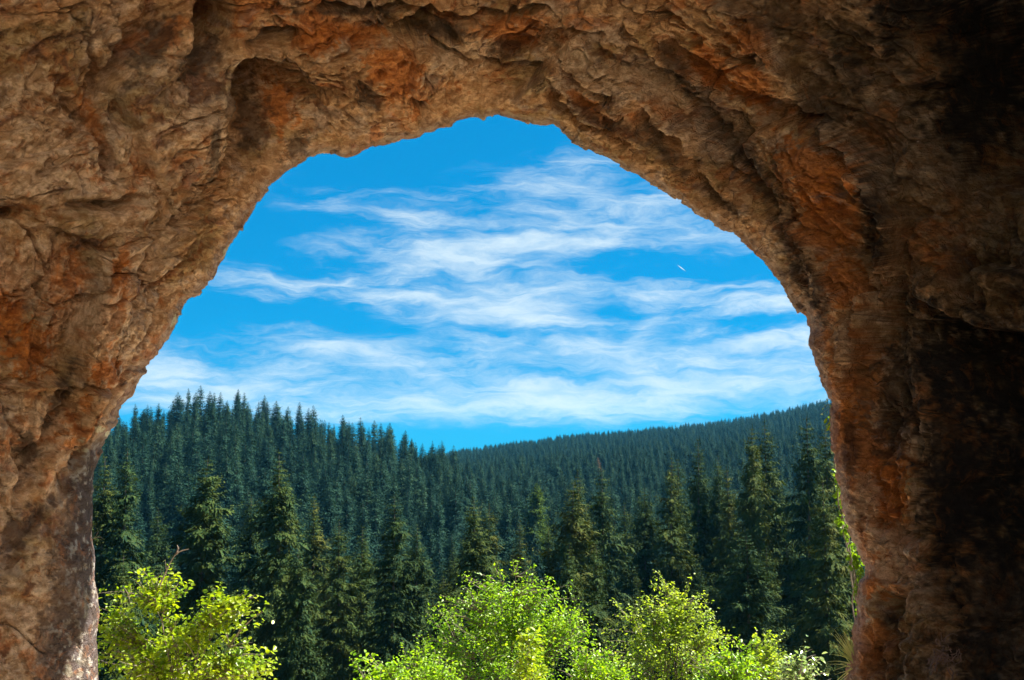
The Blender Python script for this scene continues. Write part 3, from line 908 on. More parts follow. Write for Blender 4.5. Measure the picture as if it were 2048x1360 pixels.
    vc.inputs['Scale'].default_value = 9.0
    M.put(vc.inputs['Vector'], M.vmath('ADD', P_, M.vmath('SCALE', M.noise(P_, 6.0, 2, 0.5, color=True), scale=0.12)))
    sc_ = M.n('ShaderNodeSeparateColor')
    M.put(sc_.inputs[0], vc.outputs['Color'])
    hgt = M.math('ADD', hgt, M.math('MULTIPLY', sc_.outputs[0], 0.30))
    bp = M.n('ShaderNodeBump')
    bp.inputs['Strength'].default_value = 1.0
    bp.inputs['Distance'].default_value = 0.08
    M.put(bp.inputs['Height'], hgt)
    M.put(b.inputs['Normal'], bp.outputs[0])
    finish(M, b.outputs[0])
    tag(obj('cave_rock', me, m), 'rugged orange brown limestone arch framing the whole view', kind='structure')
    return P2, Q, R, s


ARCH_P, ARCH_Q, RIM_R, RIM_S = build_arch()
print('rock', time.time() - T0)

# ------------------------------------------------------------------ plant materials
def leaf_material(name, c1, c2, trans, rough=0.5, spec=0.5, tmul=(1.0, 1.0, 1.0), scale=1.0, sheen_noise=None):
    m, M = new_mat(name)
    oi = M.n('ShaderNodeObjectInfo')
    geo = M.n('ShaderNodeNewGeometry')
    r = M.math('FRACT', M.math('ADD', oi.outputs['Random'], M.math('MULTIPLY', geo.outputs['Random Per Island'], 1.0)))
    tc = M.n('ShaderNodeTexCoord')
    n = M.noise(tc.outputs['Object'], scale, 3, 0.6)
    f = M.math('ADD', M.math('MULTIPLY', r, 0.5), M.math('MULTIPLY', M.smooth(n, 0.3, 0.7), 0.5))
    col = M.mix(f, c1, c2)
    b = M.n('ShaderNodeBsdfPrincipled')
    M.put(b.inputs['Base Color'], col)
    b.inputs['Roughness'].default_value = rough
    b.inputs['Specular IOR Level'].default_value = spec
    t = M.n('ShaderNodeBsdfTranslucent')
    M.put(t.inputs[0], M.mix(1.0, col, tmul, 'MULTIPLY'))
    mx = M.n('ShaderNodeMixShader')
    mx.inputs[0].default_value = trans
    M.t.links.new(b.outputs[0], mx.inputs[1])
    M.t.links.new(t.outputs[0], mx.inputs[2])
    finish(M, mx.outputs[0])
    return m


def needle_material(name='spruce_needles', stops=None, tip=(0.085, 0.098, 0.024)):
    m, M = new_mat(name)
    oi = M.n('ShaderNodeObjectInfo')
    tc = M.n('ShaderNodeTexCoord')
    n = M.noise(tc.outputs['Object'], 0.8, 3, 0.6)
    n2 = M.noise(tc.outputs['Object'], 6.0, 2, 0.6)
    f = M.math('ADD', M.math('MULTIPLY', oi.outputs['Random'], 0.55), M.math('MULTIPLY', M.smooth(n, 0.35, 0.65), 0.45))
    col = M.ramp(f, stops or [(0.0, (0.008, 0.030, 0.018)), (0.4, (0.020, 0.046, 0.014)), (0.75, (0.042, 0.062, 0.013)), (1.0, (0.070, 0.072, 0.015))])
    col = M.mix(M.smooth(n2, 0.4, 0.7, 0.0, 0.5), col, tip)
    b = M.n('ShaderNodeBsdfPrincipled')
    M.put(b.inputs['Base Color'], col)
    b.inputs['Roughness'].default_value = 0.8
    b.inputs['Specular IOR Level'].default_value = 0.04
    t = M.n('ShaderNodeBsdfTranslucent')
    M.put(t.inputs[0], M.mix(1.0, col, (1.1, 1.15, 0.6), 'MULTIPLY'))
    mx = M.n('ShaderNodeMixShader')
    mx.inputs[0].default_value = 0.14
    M.t.links.new(b.outputs[0], mx.inputs[1])
    M.t.links.new(t.outputs[0], mx.inputs[2])
    finish(M, mx.outputs[0])
    return m


def bark_material(name, c1, c2):
    m, M = new_mat(name)
    tc = M.n('ShaderNodeTexCoord')
    n = M.noise(M.mapping(tc.outputs['Object'], scale=(6, 6, 1)), 3, 4, 0.6)
    b = M.n('ShaderNodeBsdfPrincipled')
    M.put(b.inputs['Base Color'], M.mix(n, c1, c2))
    b.inputs['Roughness'].default_value = 0.9
    bp = M.n('ShaderNodeBump')
    bp.inputs['Distance'].default_value = 0.02
    M.put(bp.inputs['Height'], n)
    M.put(b.inputs['Normal'], bp.outputs[0])
    finish(M, b.outputs[0])
    return m


NEEDLES = needle_material()
HAZED_NEEDLES = needle_material('hazed_far_needles', [(0.0, (0.004, 0.020, 0.019)), (0.4, (0.008, 0.032, 0.025)), (0.75, (0.018, 0.046, 0.026)), (1.0, (0.032, 0.054, 0.020))], (0.034, 0.074, 0.044))  # needles of distant trees, the blue of haze painted into their colour
LARCH = leaf_material('yellow_green_needles', (0.035, 0.07, 0.012), (0.065, 0.10, 0.016), 0.25, 0.9, 0.03)
BROWN_NEEDLES = leaf_material('browned_needles', (0.08, 0.055, 0.03), (0.12, 0.08, 0.045), 0.2, 0.9, 0.03)
BARK = bark_material('spruce_bark', (0.035, 0.026, 0.020), (0.10, 0.078, 0.060))
TWIG = bark_material('grey_twig', (0.09, 0.07, 0.05), (0.24, 0.20, 0.16))


def tube(path, radii, sides):
    """rings round a path; returns vertices and quads"""
    path = np.asarray(path, float)
    n = len(path)
    T = np.gradient(path, axis=0)
    T /= np.linalg.norm(T, axis=1)[:, None] + 1e-9
    ref = np.array([0.31, 0.95, 0.05]) if abs(T[0][2]) > 0.7 else np.array([0, 0, 1.0])
    A = np.cross(T, ref)
    A /= np.linalg.norm(A, axis=1)[:, None] + 1e-9
    B = np.cross(T, A)
    th = np.linspace(0, 2 * math.pi, sides, endpoint=False)
    r = np.asarray(radii, float)[:, None, None]
    V = path[:, None, :] + r * (A[:, None, :] * np.cos(th)[None, :, None] + B[:, None, :] * np.sin(th)[None, :, None])
    V = V.reshape(-1, 3)
    F = []
    for i in range(n - 1):
        for k in range(sides):
            k2 = (k + 1) % sides
            F.append((i * sides + k, i * sides + k2, (i + 1) * sides + k2, (i + 1) * sides + k))
    return V, np.array(F)


class Pile:
    def __init__(self):
        self.V, self.F, self.n = [], [], 0

    def add(self, V, F):
        self.V.append(V)
        self.F.append(np.asarray(F) + self.n)
        self.n += len(V)

    def mesh(self, name, smooth=True):
        return mesh_np(name, np.concatenate(self.V), np.concatenate(self.F), smooth)


def spruce_geometry(seed, H=24.0, R=2.9, step=0.40, per=5, dens=8.0, size=1.0, base=0.12, ragged=0.35, droop=1.0, core=7.0, taper=7.0):
    """trunk mesh pile and crown arrays of a Norway spruce, standing at the origin"""
    rs = np.random.RandomState(seed)
    tp = Pile()
    zz = np.linspace(0, H * 0.985, 9)
    bend = np.stack([0.12 * np.sin(zz * 0.21 + seed), 0.12 * np.cos(zz * 0.17 + seed * 2), zz], -1)
    tp.add(*tube(bend, 0.30 * (H / 24) * (1 - zz / H) ** 0.95 + 0.008, 7))
    P, Dv, Wv, Nv = [], [], [], []
    z = H * base
    side_gain = 1 + 0.22 * np.sin(np.arange(360) / 57.3 * 2 + rs.rand() * 6) + 0.12 * np.sin(np.arange(360) / 57.3 * 3 + rs.rand() * 6)
    lump = rs.rand(4) * 6
    while z < H * 0.992:
        t = (z - H * base) / (H * (1 - base))
        dtip = (H - z) * 24.0 / H
        prof = (1 - math.exp(-(dtip + 0.15) / taper)) * (1.0 if t > 0.12 else 0.75 + 2.0 * t)
        prof *= 1 + ragged * 0.45 * math.sin(z * 1.9 + lump[0]) * math.sin(z * 0.71 + lump[1])
        nb = per if t < 0.93 else 4
        a0 = rs.rand() * 6.28
        for k in range(nb):
            a = a0 + k * 6.283 / nb + rs.normal() * 0.25
            L = R * prof * (1 + ragged * rs.normal() * 0.50) * side_gain[int(math.degrees(a)) % 360]
            L = max(L, 0.12 + 0.3 * R * prof)
            if rs.rand() < 0.05 and t < 0.9:
                L *= 1.35
            if rs.rand() < 0.05:
                continue
            n = max(3 if t < 0.8 else 7, int(L * dens * (0.8 + 0.4 * rs.rand())))
            s = np.sort(rs.rand(n)) ** 0.75
            s = 0.04 + 0.96 * s
            up = 0.55 * (t - 0.55)                     # young branches rise, old ones hang
            zz_ = z + L * (up * s - droop * 0.30 * (1 - t * 0.6) * s ** 1.3 + 0.16 * s ** 4) + rs.normal() * 0.02
            r = L * s
            ca, sa = math.cos(a), math.sin(a)
            lat = rs.uniform(-1, 1, n) * (L * 0.22 + 0.08) * np.sin(np.clip(s, 0, 1) * 2.7)
            hang = rs.rand(n) ** 2 * 0.38 * droop * min(1.0, L / 1.5)
            p = np.stack([r * ca - lat * sa, r * sa + lat * ca, zz_ - np.abs(lat) * 0.22 - hang], -1)
            sd = np.sign(lat) + rs.normal(size=n) * 0.3
            out = np.stack([ca * (0.55 + 0 * s) - sa * 0.75 * sd, sa * 0.55 + ca * 0.75 * sd, -0.45 * droop * (1 - 0.7 * t) - 0.5 * rs.rand(n) + 0.35 * t], -1)
            out /= np.linalg.norm(out, axis=1)[:, None]
            ln = size * (0.42 * (1 - 0.45 * t)) * min(1.0, 0.45 + 0.6 * L) * rs.uniform(0.6, 1.3, n)
            P.append(p)
            Dv.append(out * ln[:, None])
            w = np.cross(out, np.array([0, 0, 1.0])) + rs.normal(size=(n, 3)) * 0.45
            w /= np.linalg.norm(w, axis=1)[:, None] + 1e-9
            Wv.append(w * (size * 0.085 * rs.uniform(0.7, 1.4, n))[:, None])
            # dense inner twigs: broad hanging sheets along the bough
            nc = max(2, int(L * core))
            sc = (np.arange(nc) + 0.3 + 0.4 * rs.rand(nc)) / nc * 0.66
            zc = z + L * (up * sc - droop * 0.30 * (1 - t * 0.6) * sc ** 1.3) - 0.02
            pc = np.stack([L * sc * ca + rs.normal(size=nc) * 0.06, L * sc * sa + rs.normal(size=nc) * 0.06, zc], -1)
            oc = np.stack([ca * 0.7 + rs.normal(size=nc) * 0.35, sa * 0.7 + rs.normal(size=nc) * 0.35, -0.75 - 0.4 * rs.rand(nc) + 0.5 * t], -1)
            oc /= np.linalg.norm(oc, axis=1)[:, None]
            lc = np.clip(L * 0.38, 0.14, 0.85) * rs.uniform(0.6, 1.2, nc)
            P.append(pc)
            Dv.append(oc * lc[:, None])
            wc = np.stack([-sa + rs.normal(size=nc) * 0.3, ca + rs.normal(size=nc) * 0.3, rs.normal(size=nc) * 0.2], -1)
            wc /= np.linalg.norm(wc, axis=1)[:, None]
            Wv.append(wc * (lc * rs.uniform(0.14, 0.24, nc))[:, None])
        z += step * (0.75 + 0.5 * rs.rand()) * (1.0 if t < 0.75 else 0.62)
    # leader shoot
    P.append(np.array([[0, 0, H * 0.965]] * 3) + bend[-1] * np.array([1, 1, 0]))
    Dv.append(np.array([[0.03, 0, H * 0.045]] * 3))
    Wv.append(np.array([[0.06, 0, 0], [0, 0.06, 0], [0.04, -0.04, 0]]) * size)
    P, Dv, Wv = np.concatenate(P), np.concatenate(Dv), np.concatenate(Wv)
    off = np.interp(P[:, 2], zz, bend[:, 0]), np.interp(P[:, 2], zz, bend[:, 1])
    P = P + np.stack([off[0], off[1], 0 * off[0]], -1)
    n = len(P)
    sag = np.array([0, 0, -0.10]) * np.linalg.norm(Dv, axis=1)[:, None]
    a = P
    b = P + Dv * 0.45 + Wv
    c = P + Dv + sag
    d = P + Dv * 0.45 - Wv
    V = np.stack([a, b, c, d], 1).reshape(-1, 3)
    i = np.arange(n)[:, None] * 4
    F = np.concatenate([i + [[0, 1, 2]], i + [[0, 2, 3]]], 0)
    return tp, V, F


def spruce_parts(seed, **kw):
    tp, V, F = spruce_geometry(seed, **kw)
    tm = tp.mesh('trunk')
    tm.materials.append(BARK)
    cm = mesh_np('crown', V, F, False)
    cm.materials.append(NEEDLES)
    return tm, cm


def spruce_whole(seed, mat=None, **kw):
    """one mesh with bark and needles, for trees too small to show their parts"""
    tp, V, F = spruce_geometry(seed, **kw)
    TV, TF = np.concatenate(tp.V), np.concatenate(tp.F)
    TF3 = np.concatenate([TF[:, [0, 1, 2]], TF[:, [0, 2, 3]]])
    me = mesh_np('spruce', np.concatenate([TV, V]), np.concatenate([TF3, F + len(TV)]), False)
    me.materials.append(BARK)
    me.materials.append(mat or NEEDLES)
    mi = np.ones(len(me.polygons), dtype=np.int32)
    mi[:len(TF3)] = 0
    me.polygons.foreach_set('material_index', mi)
    return me


NEAR_KINDS = [dict(R=3.7, ragged=0.42), dict(R=3.2, ragged=0.5, droop=1.3), dict(R=4.3, ragged=0.40), dict(R=3.5, ragged=0.55, droop=1.6), dict(R=2.7, ragged=0.45, droop=1.3), dict(R=3.9, ragged=0.5, droop=1.2, step=0.55)]
NEAR = [spruce_parts(100 + i, per=6, base=0.05, **{**dict(dens=30.0, size=0.58, step=0.46, taper=9.5, core=12.0), **k}) for i, k in enumerate(NEAR_KINDS)]
FAR_KINDS = [dict(R=3.4, ragged=0.35), dict(R=3.0, ragged=0.45), dict(R=3.9, ragged=0.35), dict(R=2.7, ragged=0.4), dict(R=3.3, ragged=0.5)]
MID = [spruce_whole(200 + i, HAZED_NEEDLES, step=0.52, per=6, dens=6.0, size=1.3, base=0.08, core=5.0, taper=7.2, **k) for i, k in enumerate(FAR_KINDS)]
print('spruce meshes', [len(c.polygons) for t, c in NEAR], [len(m.polygons) for m in MID], time.time() - T0)

# every spruce that the photograph lets one pick out near the valley floor: tip pixel x, tip pixel y, distance, kind, width factor, label
HERO = [
    (205, 905, 88, 3, 0.9, 'dark spruce rising right against the pale left foot of the arch'),
    (266, 888, 86, 1, 1.05, 'brownish green spruce with loose branches, second from the left foot of the arch'),
    (411, 908, 80, 2, 1.12, 'broad double-topped spruce standing above the left sunlit bush'),
    (503, 985, 104, 0, 0.9, 'shadowy spruce in the gap between the broad double-topped and tall olive spruces'),
    (566, 896, 82, 3, 1.05, 'tall olive green spruce with a knobbly narrow tip, tallest near tree on the left'),
    (597, 1080, 70, 2, 0.75, 'shorter bright olive spruce standing in front of the tall knobbly-tipped one'),
    (622, 985, 92, 4, 1.1, 'slim spruce close behind the right shoulder of the tall knobbly-tipped spruce'),
    (681, 1032, 84, 1, 0.85, 'spruce with a bare dark trunk line, first right of the tall olive pair'),
    (728, 1046, 86, 4, 0.95, 'thin dark spruce between two taller ones left of the dense narrow spire'),
    (786, 982, 82, 5, 0.85, 'dense narrow spire with a thick dark top left of the middle of the forest'),
    (836, 1042, 84, 3, 0.8, 'slender spruce just left of the dark hollow beside the middle bush'),
    (951, 988, 88, 0, 1.0, 'ragged spruce with brown tinted top directly behind the left side of the middle bush'),
    (975, 1000, 108, 1, 0.9, 'half hidden spruce peeping out right of the ragged brown-topped spruce'),
    (1040, 1035, 110, 4, 0.9, 'small dark spruce above the top of the middle bush'),
    (1096, 1038, 94, 1, 0.85, 'drooping spruce just right above the crown of the middle bush'),
    (1139, 958, 92, 3, 1.1, 'dark shaggy spruce with hanging boughs, left of the close pair right of middle bush'),
    (1161, 934, 104, 0, 0.85, 'darkest tall spire, right one of the close pair right of the middle bush'),
    (1135, 1080, 78, 3, 0.85, 'low shadowed spruce in front of the close pair right of the middle bush'),
    (1212, 930, 96, 5, 0.85, 'grey green spruce with evenly stacked boughs alone right of the dark close pair'),
    (1250, 1000, 118, 1, 0.9, 'faint spruce between the grey green stacked one and the black twin tops'),
    (1287, 968, 108, 2, 0.85, 'pale grey green spruce left of the black twin-topped spruces'),
    (1338, 908, 100, 1, 0.95, 'left one of the black twin-topped spruces above the right yellow green bush'),
    (1352, 910, 108, 4, 0.95, 'right one of the black twin-topped spruces above the right yellow green bush'),
    (1387, 870, 112, 4, 0.9, 'very thin pointed spruce standing out above its neighbours over the right bush'),
    (1402, 900, 118, 5, 0.8, 'greyish spruce tucked behind the very thin pointed one'),
    (1437, 905, 112, 0, 0.8, 'spruce with compact dark tip between the thin pointed one and great black pair'),
    (1460, 930, 104, 5, 0.75, 'spruce with a soft olive flank close left of the great black pair'),
    (1507, 846, 96, 2, 0.8, 'left trunk of the great black pair of spruces that rises above the far ridge'),
    (1527, 834, 102, 0, 0.95, 'right trunk of the great black pair of spruces that rises above the far ridge'),
    (1600, 823, 96, 5, 0.9, 'tall spruce with widely spaced boughs between the great black pair and the right rock'),
    (1652, 842, 100, 0, 0.9, 'spruce half hidden behind the right rock beside the topmost creeper leaves'),
    (1645, 948, 76, 5, 0.95, 'pale grey green spruce standing nearest in front of the hanging creeper'),
    (1492, 1062, 72, 2, 1.0, 'wide grey green spruce with layered boughs just above the right bush'),
    (1532, 1085, 78, 1, 0.8, 'small shaded spruce touching the right side of the wide layered one'),
    (1578, 1060, 96, 4, 0.9, 'young dark spruce in the shadow between the wide layered one and the creeper'),
    (1190, 1080, 74, 1, 0.8, 'spruce whose lower boughs hang beside the right flank of the middle bush'),
    (1272, 1140, 84, 4, 0.7, 'short dark spruce low down left of the right bush'),
    (648, 1130, 88, 1, 0.6, 'low olive spruce filling the foot of the stand left of the middle'),
    (1405, 1120, 86, 1, 0.6, 'low young spruce behind the right bush'),
    (322, 1010, 112, 0, 0.85, 'blue green spruce seen between the brownish loose one and the broad double-topped one'),
    (905, 1080, 120, 3, 0.8, 'small blue green spruce deep in the dark hollow left of the middle bush'),
    (1560, 960, 112, 3, 0.9, 'dark spruce in the gap right of the great black pair'),
]


HERO_SHORT = ['dark spruce beside the left rock', 'brownish loose-branched spruce', 'broad double-topped spruce', 'shadowy spruce right of double top', 'tall knobbly-tipped spruce', 'short bright olive spruce', 'slim spruce behind knobbly tip', 'bare-trunked spruce', 'thin dark spruce', 'dense narrow spire', 'slender spruce by dark hollow', 'ragged brown-topped spruce', 'half hidden peeping spruce', 'small spruce above middle bush', 'drooping spruce above middle bush', 'dark shaggy spruce', 'darkest tall spire', 'low shadowed spruce', 'evenly stacked grey green spruce', 'faint spruce left of twin tops', 'pale spruce left of twin tops', 'left black twin top', 'right black twin top', 'very thin pointed spruce', 'greyish spruce behind pointed one', 'compact dark-tipped spruce', 'soft olive spruce', 'left great black spruce', 'right great black spruce', 'tall wide-boughed spruce', 'spruce half hidden by right rock', 'nearest pale spruce by creeper', 'wide layered spruce', 'small shaded spruce', 'young dark spruce near creeper', 'spruce by middle bush flank', 'short dark spruce by right bush', 'low olive spruce', 'low spruce behind right bush', 'blue green spruce on left', 'small spruce in dark hollow', 'dark spruce right of black pair']
assert len(HERO_SHORT) == len(HERO)
ORD = ['first', 'second', 'third', 'fourth', 'fifth', 'sixth', 'seventh', 'eighth', 'ninth', 'tenth', 'eleventh', 'twelfth', 'thirteenth', 'fourteenth', 'fifteenth', 'sixteenth', 'seventeenth', 'eighteenth', 'nineteenth', 'twentieth']
to_name = []


def plant_spruce(x, y, H, kind, wf, rot, label, group):
    o = empty('spruce_tree', (x, y, float(ground_z(x, y)) - 0.3))
    o.rotation_euler = (random.gauss(0, 0.008), random.gauss(0, 0.008), rot)
    k = H / 24.0
    o.scale = (k * wf, k * wf, k)
    tm, cm = NEAR[kind]
    for nm, me in (('trunk', tm), ('crown', cm)):
        c = bpy.data.objects.new(nm, me)
        COL.objects.link(c)
        c.parent = o
    tag(o, label, 'tree', group)
    return o


random.seed(5)
taken = []
for (tx, ty, dist, kind, wf, label) in HERO:
    x, y, z = at(tx, ty, dist)
    g = float(ground_z(x, y))
    plant_spruce(x, y, z - g + 0.3, kind, wf * 24.0 / (z - g) * 0.5 + wf * 0.5, random.uniform(0, 6.28), label, 'near spruces on the valley slope')
    taken.append((x, y))

rs = np.random.RandomState(11)


def sector(pxx):
    names = [(300, 'beside the left foot of the arch'), (520, 'below the wooded hilltop'), (700, 'behind the tall knobbly-tipped spruce'), (900, 'around the dense narrow spire'), (1080, 'behind the middle bush'),
             (1260, 'behind the dark close pair'), (1440, 'behind the black twin-topped spruces'), (1580, 'behind the great black pair')]
    for lim, n in names:
        if pxx < lim:
            return n
    return 'near the hanging creeper on the right'


def far_enough(x, y, r):
    for a, b in taken:
        if (a - x) ** 2 + (b - y) ** 2 < r * r:
            return False
    return True


# candidates for the whole wood: a jittered lattice over everything the picture could see
cand = []
sp = 6.2
for gy in np.arange(58, 1350, sp):
    k = 1.0 if gy < 260 else (1.10 if gy < 520 else 1.15)
    half = gy * 0.62
    for gx in np.arange(-half, half, sp * k):
        x = gx + rs.uniform(-0.45, 0.45) * sp * k
        y = gy + rs.uniform(-0.45, 0.45) * sp
        cand.append((x, y, k))
cand = np.array(cand)
if True:
    keep = rs.rand(len(cand)) < 1 / cand[:, 2]
    cand = cand[keep]
X, Y = cand[:, 0], cand[:, 1]
pxx = 1024 + F_PX * X / Y
D = np.hypot(X, Y)
lim = np.where(pxx < 815, D_LEFT + 40, D_RIGHT + 60)
ok = (D < lim) & (pxx > -150) & (pxx < 2150)
X, Y, D, pxx = X[ok], Y[ok], D[ok], pxx[ok]
G = ground_z(X, Y)
H = 16.5 + 9.0 * rs.rand(len(X)) ** 1.1
WD = rs.uniform(0.78, 1.3, len(X))
H = np.where(rs.rand(len(X)) < 0.12, H * 0.7, H)
# behind the near heroes keep the young trees low so the traced tips stay on the skyline of the stand
H = np.where(D < 125, H * 0.74, H)
H = np.where((D >= 125) & (D < 190), H * 0.88, H)
H = np.where(D > D_LEFT - 120, H * 0.94, H)
H = np.where((D > 560), H * 0.86, H)
order = np.argsort(D)
n_part, n_single = 0, 0
far_pts, far_h, far_r = [], [], []
inview = (pxx > 170) & (pxx < 1730)
MAX_PART, MAX_SINGLE = 70, 188
proto_objs = []
for i in order:
    x, y = float(X[i]), float(Y[i])
    if D[i] < 125 and not far_enough(x, y, 6.0):
        continue
    if D[i] < 125 and D[i] < 70 and inview[i]:
        continue
    if inview[i] and D[i] < 140 and n_part < MAX_PART:
        o = plant_spruce(x, y, float(H[i]), int(rs.randint(6)), rs.uniform(0.9, 1.1), rs.uniform(0, 6.28), 'spruce', 'spruces filling the near stand ' + sector(pxx[i]))
        to_name.append((o, x, y, float(G[i] + H[i])))
        n_part += 1
        continue
    if inview[i] and n_single < MAX_SINGLE:
        k = n_single % 5
        o = bpy.data.objects.new('spruce_tree', MID[k])
        COL.objects.link(o)
        o.location = (x, y, float(G[i]) - 0.3)
        s = float(H[i]) / 24.0
        o.scale = (s * WD[i], s * WD[i], s)
        o.rotation_euler = (0, 0, rs.uniform(0, 6.28))
        tag(o, 'spruce', 'tree', 'spruces in the middle of the wood ' + sector(pxx[i]))
        to_name.append((o, x, y, float(G[i] + H[i])))
        if n_single < 5:
            proto_objs.append(o)
        n_single += 1
        continue
    far_pts.append((x, y, float(G[i]) - 0.3))
    far_h.append((float(H[i]) / 24.0 * WD[i], float(H[i]) / 24.0 * WD[i], float(H[i]) / 24.0))
    far_r.append(rs.uniform(0, 6.28))
print('trees', len(HERO), n_part, n_single, len(far_pts), time.time() - T0)

# each of them is told apart by where its tip shows from the nearest of the trees described above
def name_the_rest():
    rels = {}
    for o, x, y, z in to_name:
        u, v = to_px(np.array([x, y, z]))
        best = min(range(len(HERO)), key=lambda k: math.hypot(HERO[k][0] - u, (HERO[k][1] - v) * 0.8))
        dx, dy = u - HERO[best][0], v - HERO[best][1]
        if abs(dx) < 0.35 * abs(dy):
            r = 'straight up' if dy < 0 else 'straight down'
        elif abs(dy) < 0.35 * abs(dx):
            r = 'level and left' if dx < 0 else 'level and right'
        else:
            r = ('up' if dy < 0 else 'down') + (' and left' if dx < 0 else ' and right')
        rels.setdefault((best, r), []).append((math.hypot(dx, dy), o))
    for (k, r), L in rels.items():
        L.sort(key=lambda t: t[0])
        for n, (_, o) in enumerate(L):
            o['label'] = ('spruce ' if len(L) == 1 else ORD[min(n, 19)] + ' spruce ') + r + ' from the tip of the ' + HERO_SHORT[k]


name_the_rest()

# odd coloured trees on the slopes
for (tx, ty, dist, hh, wf, label, nm, mat) in [(457, 812, 372, 17, 1.6, 'rounded yellow green larch among dark spruces high on the left hill', 'larch_tree', LARCH),
                                           (1072, 965, 205, 17, 1.9, 'yellow green larch top catching the light in mid forest', 'larch_tree', LARCH),
                                           (738, 965, 280, 18, 1.1, 'olive green larch standing on the flank of the left hill', 'larch_tree', LARCH),
                                           (1195, 914, 420, 20, 1.0, 'reddish brown dying spruce on the slope of the far ridge', 'dead_spruce', BROWN_NEEDLES)]:
    x, y, z = at(tx, ty, dist)
    me = spruce_whole(300 + int(dist), mat, step=0.5, per=5, dens=5, size=1.7, R=3.0 * wf, ragged=0.3)
    o = obj(nm, me)
    o.location = (x, y, z - hh)
    o.scale = (hh / 24.0,) * 3
    tag(o, label, 'tree')


def scatter_forest():
    kinds = bpy.data.collections.new('spruce_kinds')
    for o in proto_objs:
        kinds.objects.link(o)
    me = bpy.data.meshes.new('forest')
    me.vertices.add(len(far_pts))
    me.vertices.foreach_set('co', np.asarray(far_pts, dtype=np.float32).ravel())
    a = me.attributes.new('tree_scale', 'FLOAT_VECTOR', 'POINT')
    a.data.foreach_set('vector', np.asarray(far_h, dtype=np.float32).ravel())
    a = me.attributes.new('turn', 'FLOAT_VECTOR', 'POINT')
    tr = np.zeros((len(far_pts), 3), np.float32)
    tr[:, 2] = far_r
    a.data.foreach_set('vector', tr.ravel())
    a = me.attributes.new('which', 'INT', 'POINT')
    a.data.foreach_set('value', np.random.RandomState(2).randint(0, 5, len(far_pts)).astype(np.int32))
    me.update()
    o = obj('forest', me)
    ng = bpy.data.node_groups.new('forest', 'GeometryNodeTree')
    ng.interface.new_socket('Geometry', in_out='INPUT', socket_type='NodeSocketGeometry')
    ng.interface.new_socket('Geometry', in_out='OUTPUT', socket_type='NodeSocketGeometry')
    N = ng.nodes.new
    gi, go = N('NodeGroupInput'), N('NodeGroupOutput')
    iop = N('GeometryNodeInstanceOnPoints')
    ci = N('GeometryNodeCollectionInfo')
    ci.inputs['Collection'].default_value = kinds
    ci.inputs['Separate Children'].default_value = True
    ci.inputs['Reset Children'].default_value = True

    def attr(nm, ty):
        n = N('GeometryNodeInputNamedAttribute')
        n.data_type = ty
        n.inputs['Name'].default_value = nm
        return n.outputs['Attribute']
    L = ng.links.new
    L(gi.outputs[0], iop.inputs['Points'])
    L(ci.outputs[0], iop.inputs['Instance'])
    iop.inputs['Pick Instance'].default_value = True
    L(attr('which', 'INT'), iop.inputs['Instance Index'])
    L(attr('turn', 'FLOAT_VECTOR'), iop.inputs['Rotation'])
    L(attr('tree_scale', 'FLOAT_VECTOR'), iop.inputs['Scale'])
    L(iop.outputs[0], go.inputs[0])
    md = o.modifiers.new('forest', 'NODES')
    md.node_group = ng
    tag(o, 'dense spruce forest covering the left hill and the long far ridge', 'forest', kind='stuff')


scatter_forest()

# ------------------------------------------------------------------ broadleaf plants by the mouth of the cave
HAZEL_LEAF = leaf_material('hazel_leaf', (0.09, 0.20, 0.010), (0.26, 0.32, 0.010), 0.5, 0.36, 0.4, (1.7, 1.55, 0.5), 3.0)
BEECH_LEAF = leaf_material('fresh_green_leaf', (0.11, 0.27, 0.012), (0.24, 0.36, 0.012), 0.52, 0.38, 0.35, (1.6, 1.5, 0.5), 2.0)
PALE_LEAF = leaf_material('yellow_green_leaf', (0.17, 0.28, 0.025), (0.28, 0.35, 0.03), 0.52, 0.4, 0.35, (1.6, 1.5, 0.6), 2.0)
SILVER_LEAF = leaf_material('glossy_pale_leaf', (0.14, 0.24, 0.07), (0.30, 0.38, 0.18), 0.35, 0.22, 0.8, (1.3, 1.3, 0.6), 3.0)
CREEPER_LEAF = leaf_material('creeper_leaf', (0.05, 0.12, 0.008), (0.13, 0.20, 0.010), 0.5, 0.45, 0.4, (1.5, 1.5, 0.5), 3.0)
RED_LEAF = leaf_material('red_leaf', (0.4, 0.10, 0.05), (0.5, 0.16, 0.08), 0.5, 0.5, 0.4)
STRAW = leaf_material('straw_blade', (0.40, 0.42, 0.14), (0.62, 0.56, 0.28), 0.4, 0.5, 0.4, (1.2, 1.1, 0.6), 3.0)

ROOT = bark_material('dry_root', (0.22, 0.13, 0.10), (0.36, 0.23, 0.19))

LEAF_V = np.array([[0, 0, 0], [0.30, 0.26, 0.05], [0.68, 0.27, 0.03], [1.0, 0.0, -0.08], [0.68, -0.27, 0.03], [0.30, -0.26, 0.05], [0.5, 0.0, -0.03]])
LEAF_F = np.array([[0, 6, 1], [1, 6, 2], [2, 6, 3], [3, 6, 4], [4, 6, 5], [5, 6, 0]])


def leaf_frames(rs, P, D, size, hang=0.25, flat=0.75):
    """a frame per leaf: mostly facing up, tips drooping a little"""
    n = len(P)
    x = D + rs.normal(size=(n, 3)) * 0.55
    x[:, 2] -= hang
    x /= np.linalg.norm(x, axis=1)[:, None] + 1e-9
    up = np.array([0, 0, 1.0]) * flat + rs.normal(size=(n, 3)) * 0.42
    y = np.cross(up, x)
    y /= np.linalg.norm(y, axis=1)[:, None] + 1e-9
    z = np.cross(x, y)
    s = size * rs.uniform(0.45, 1.3, n)
    return x, y, z, s


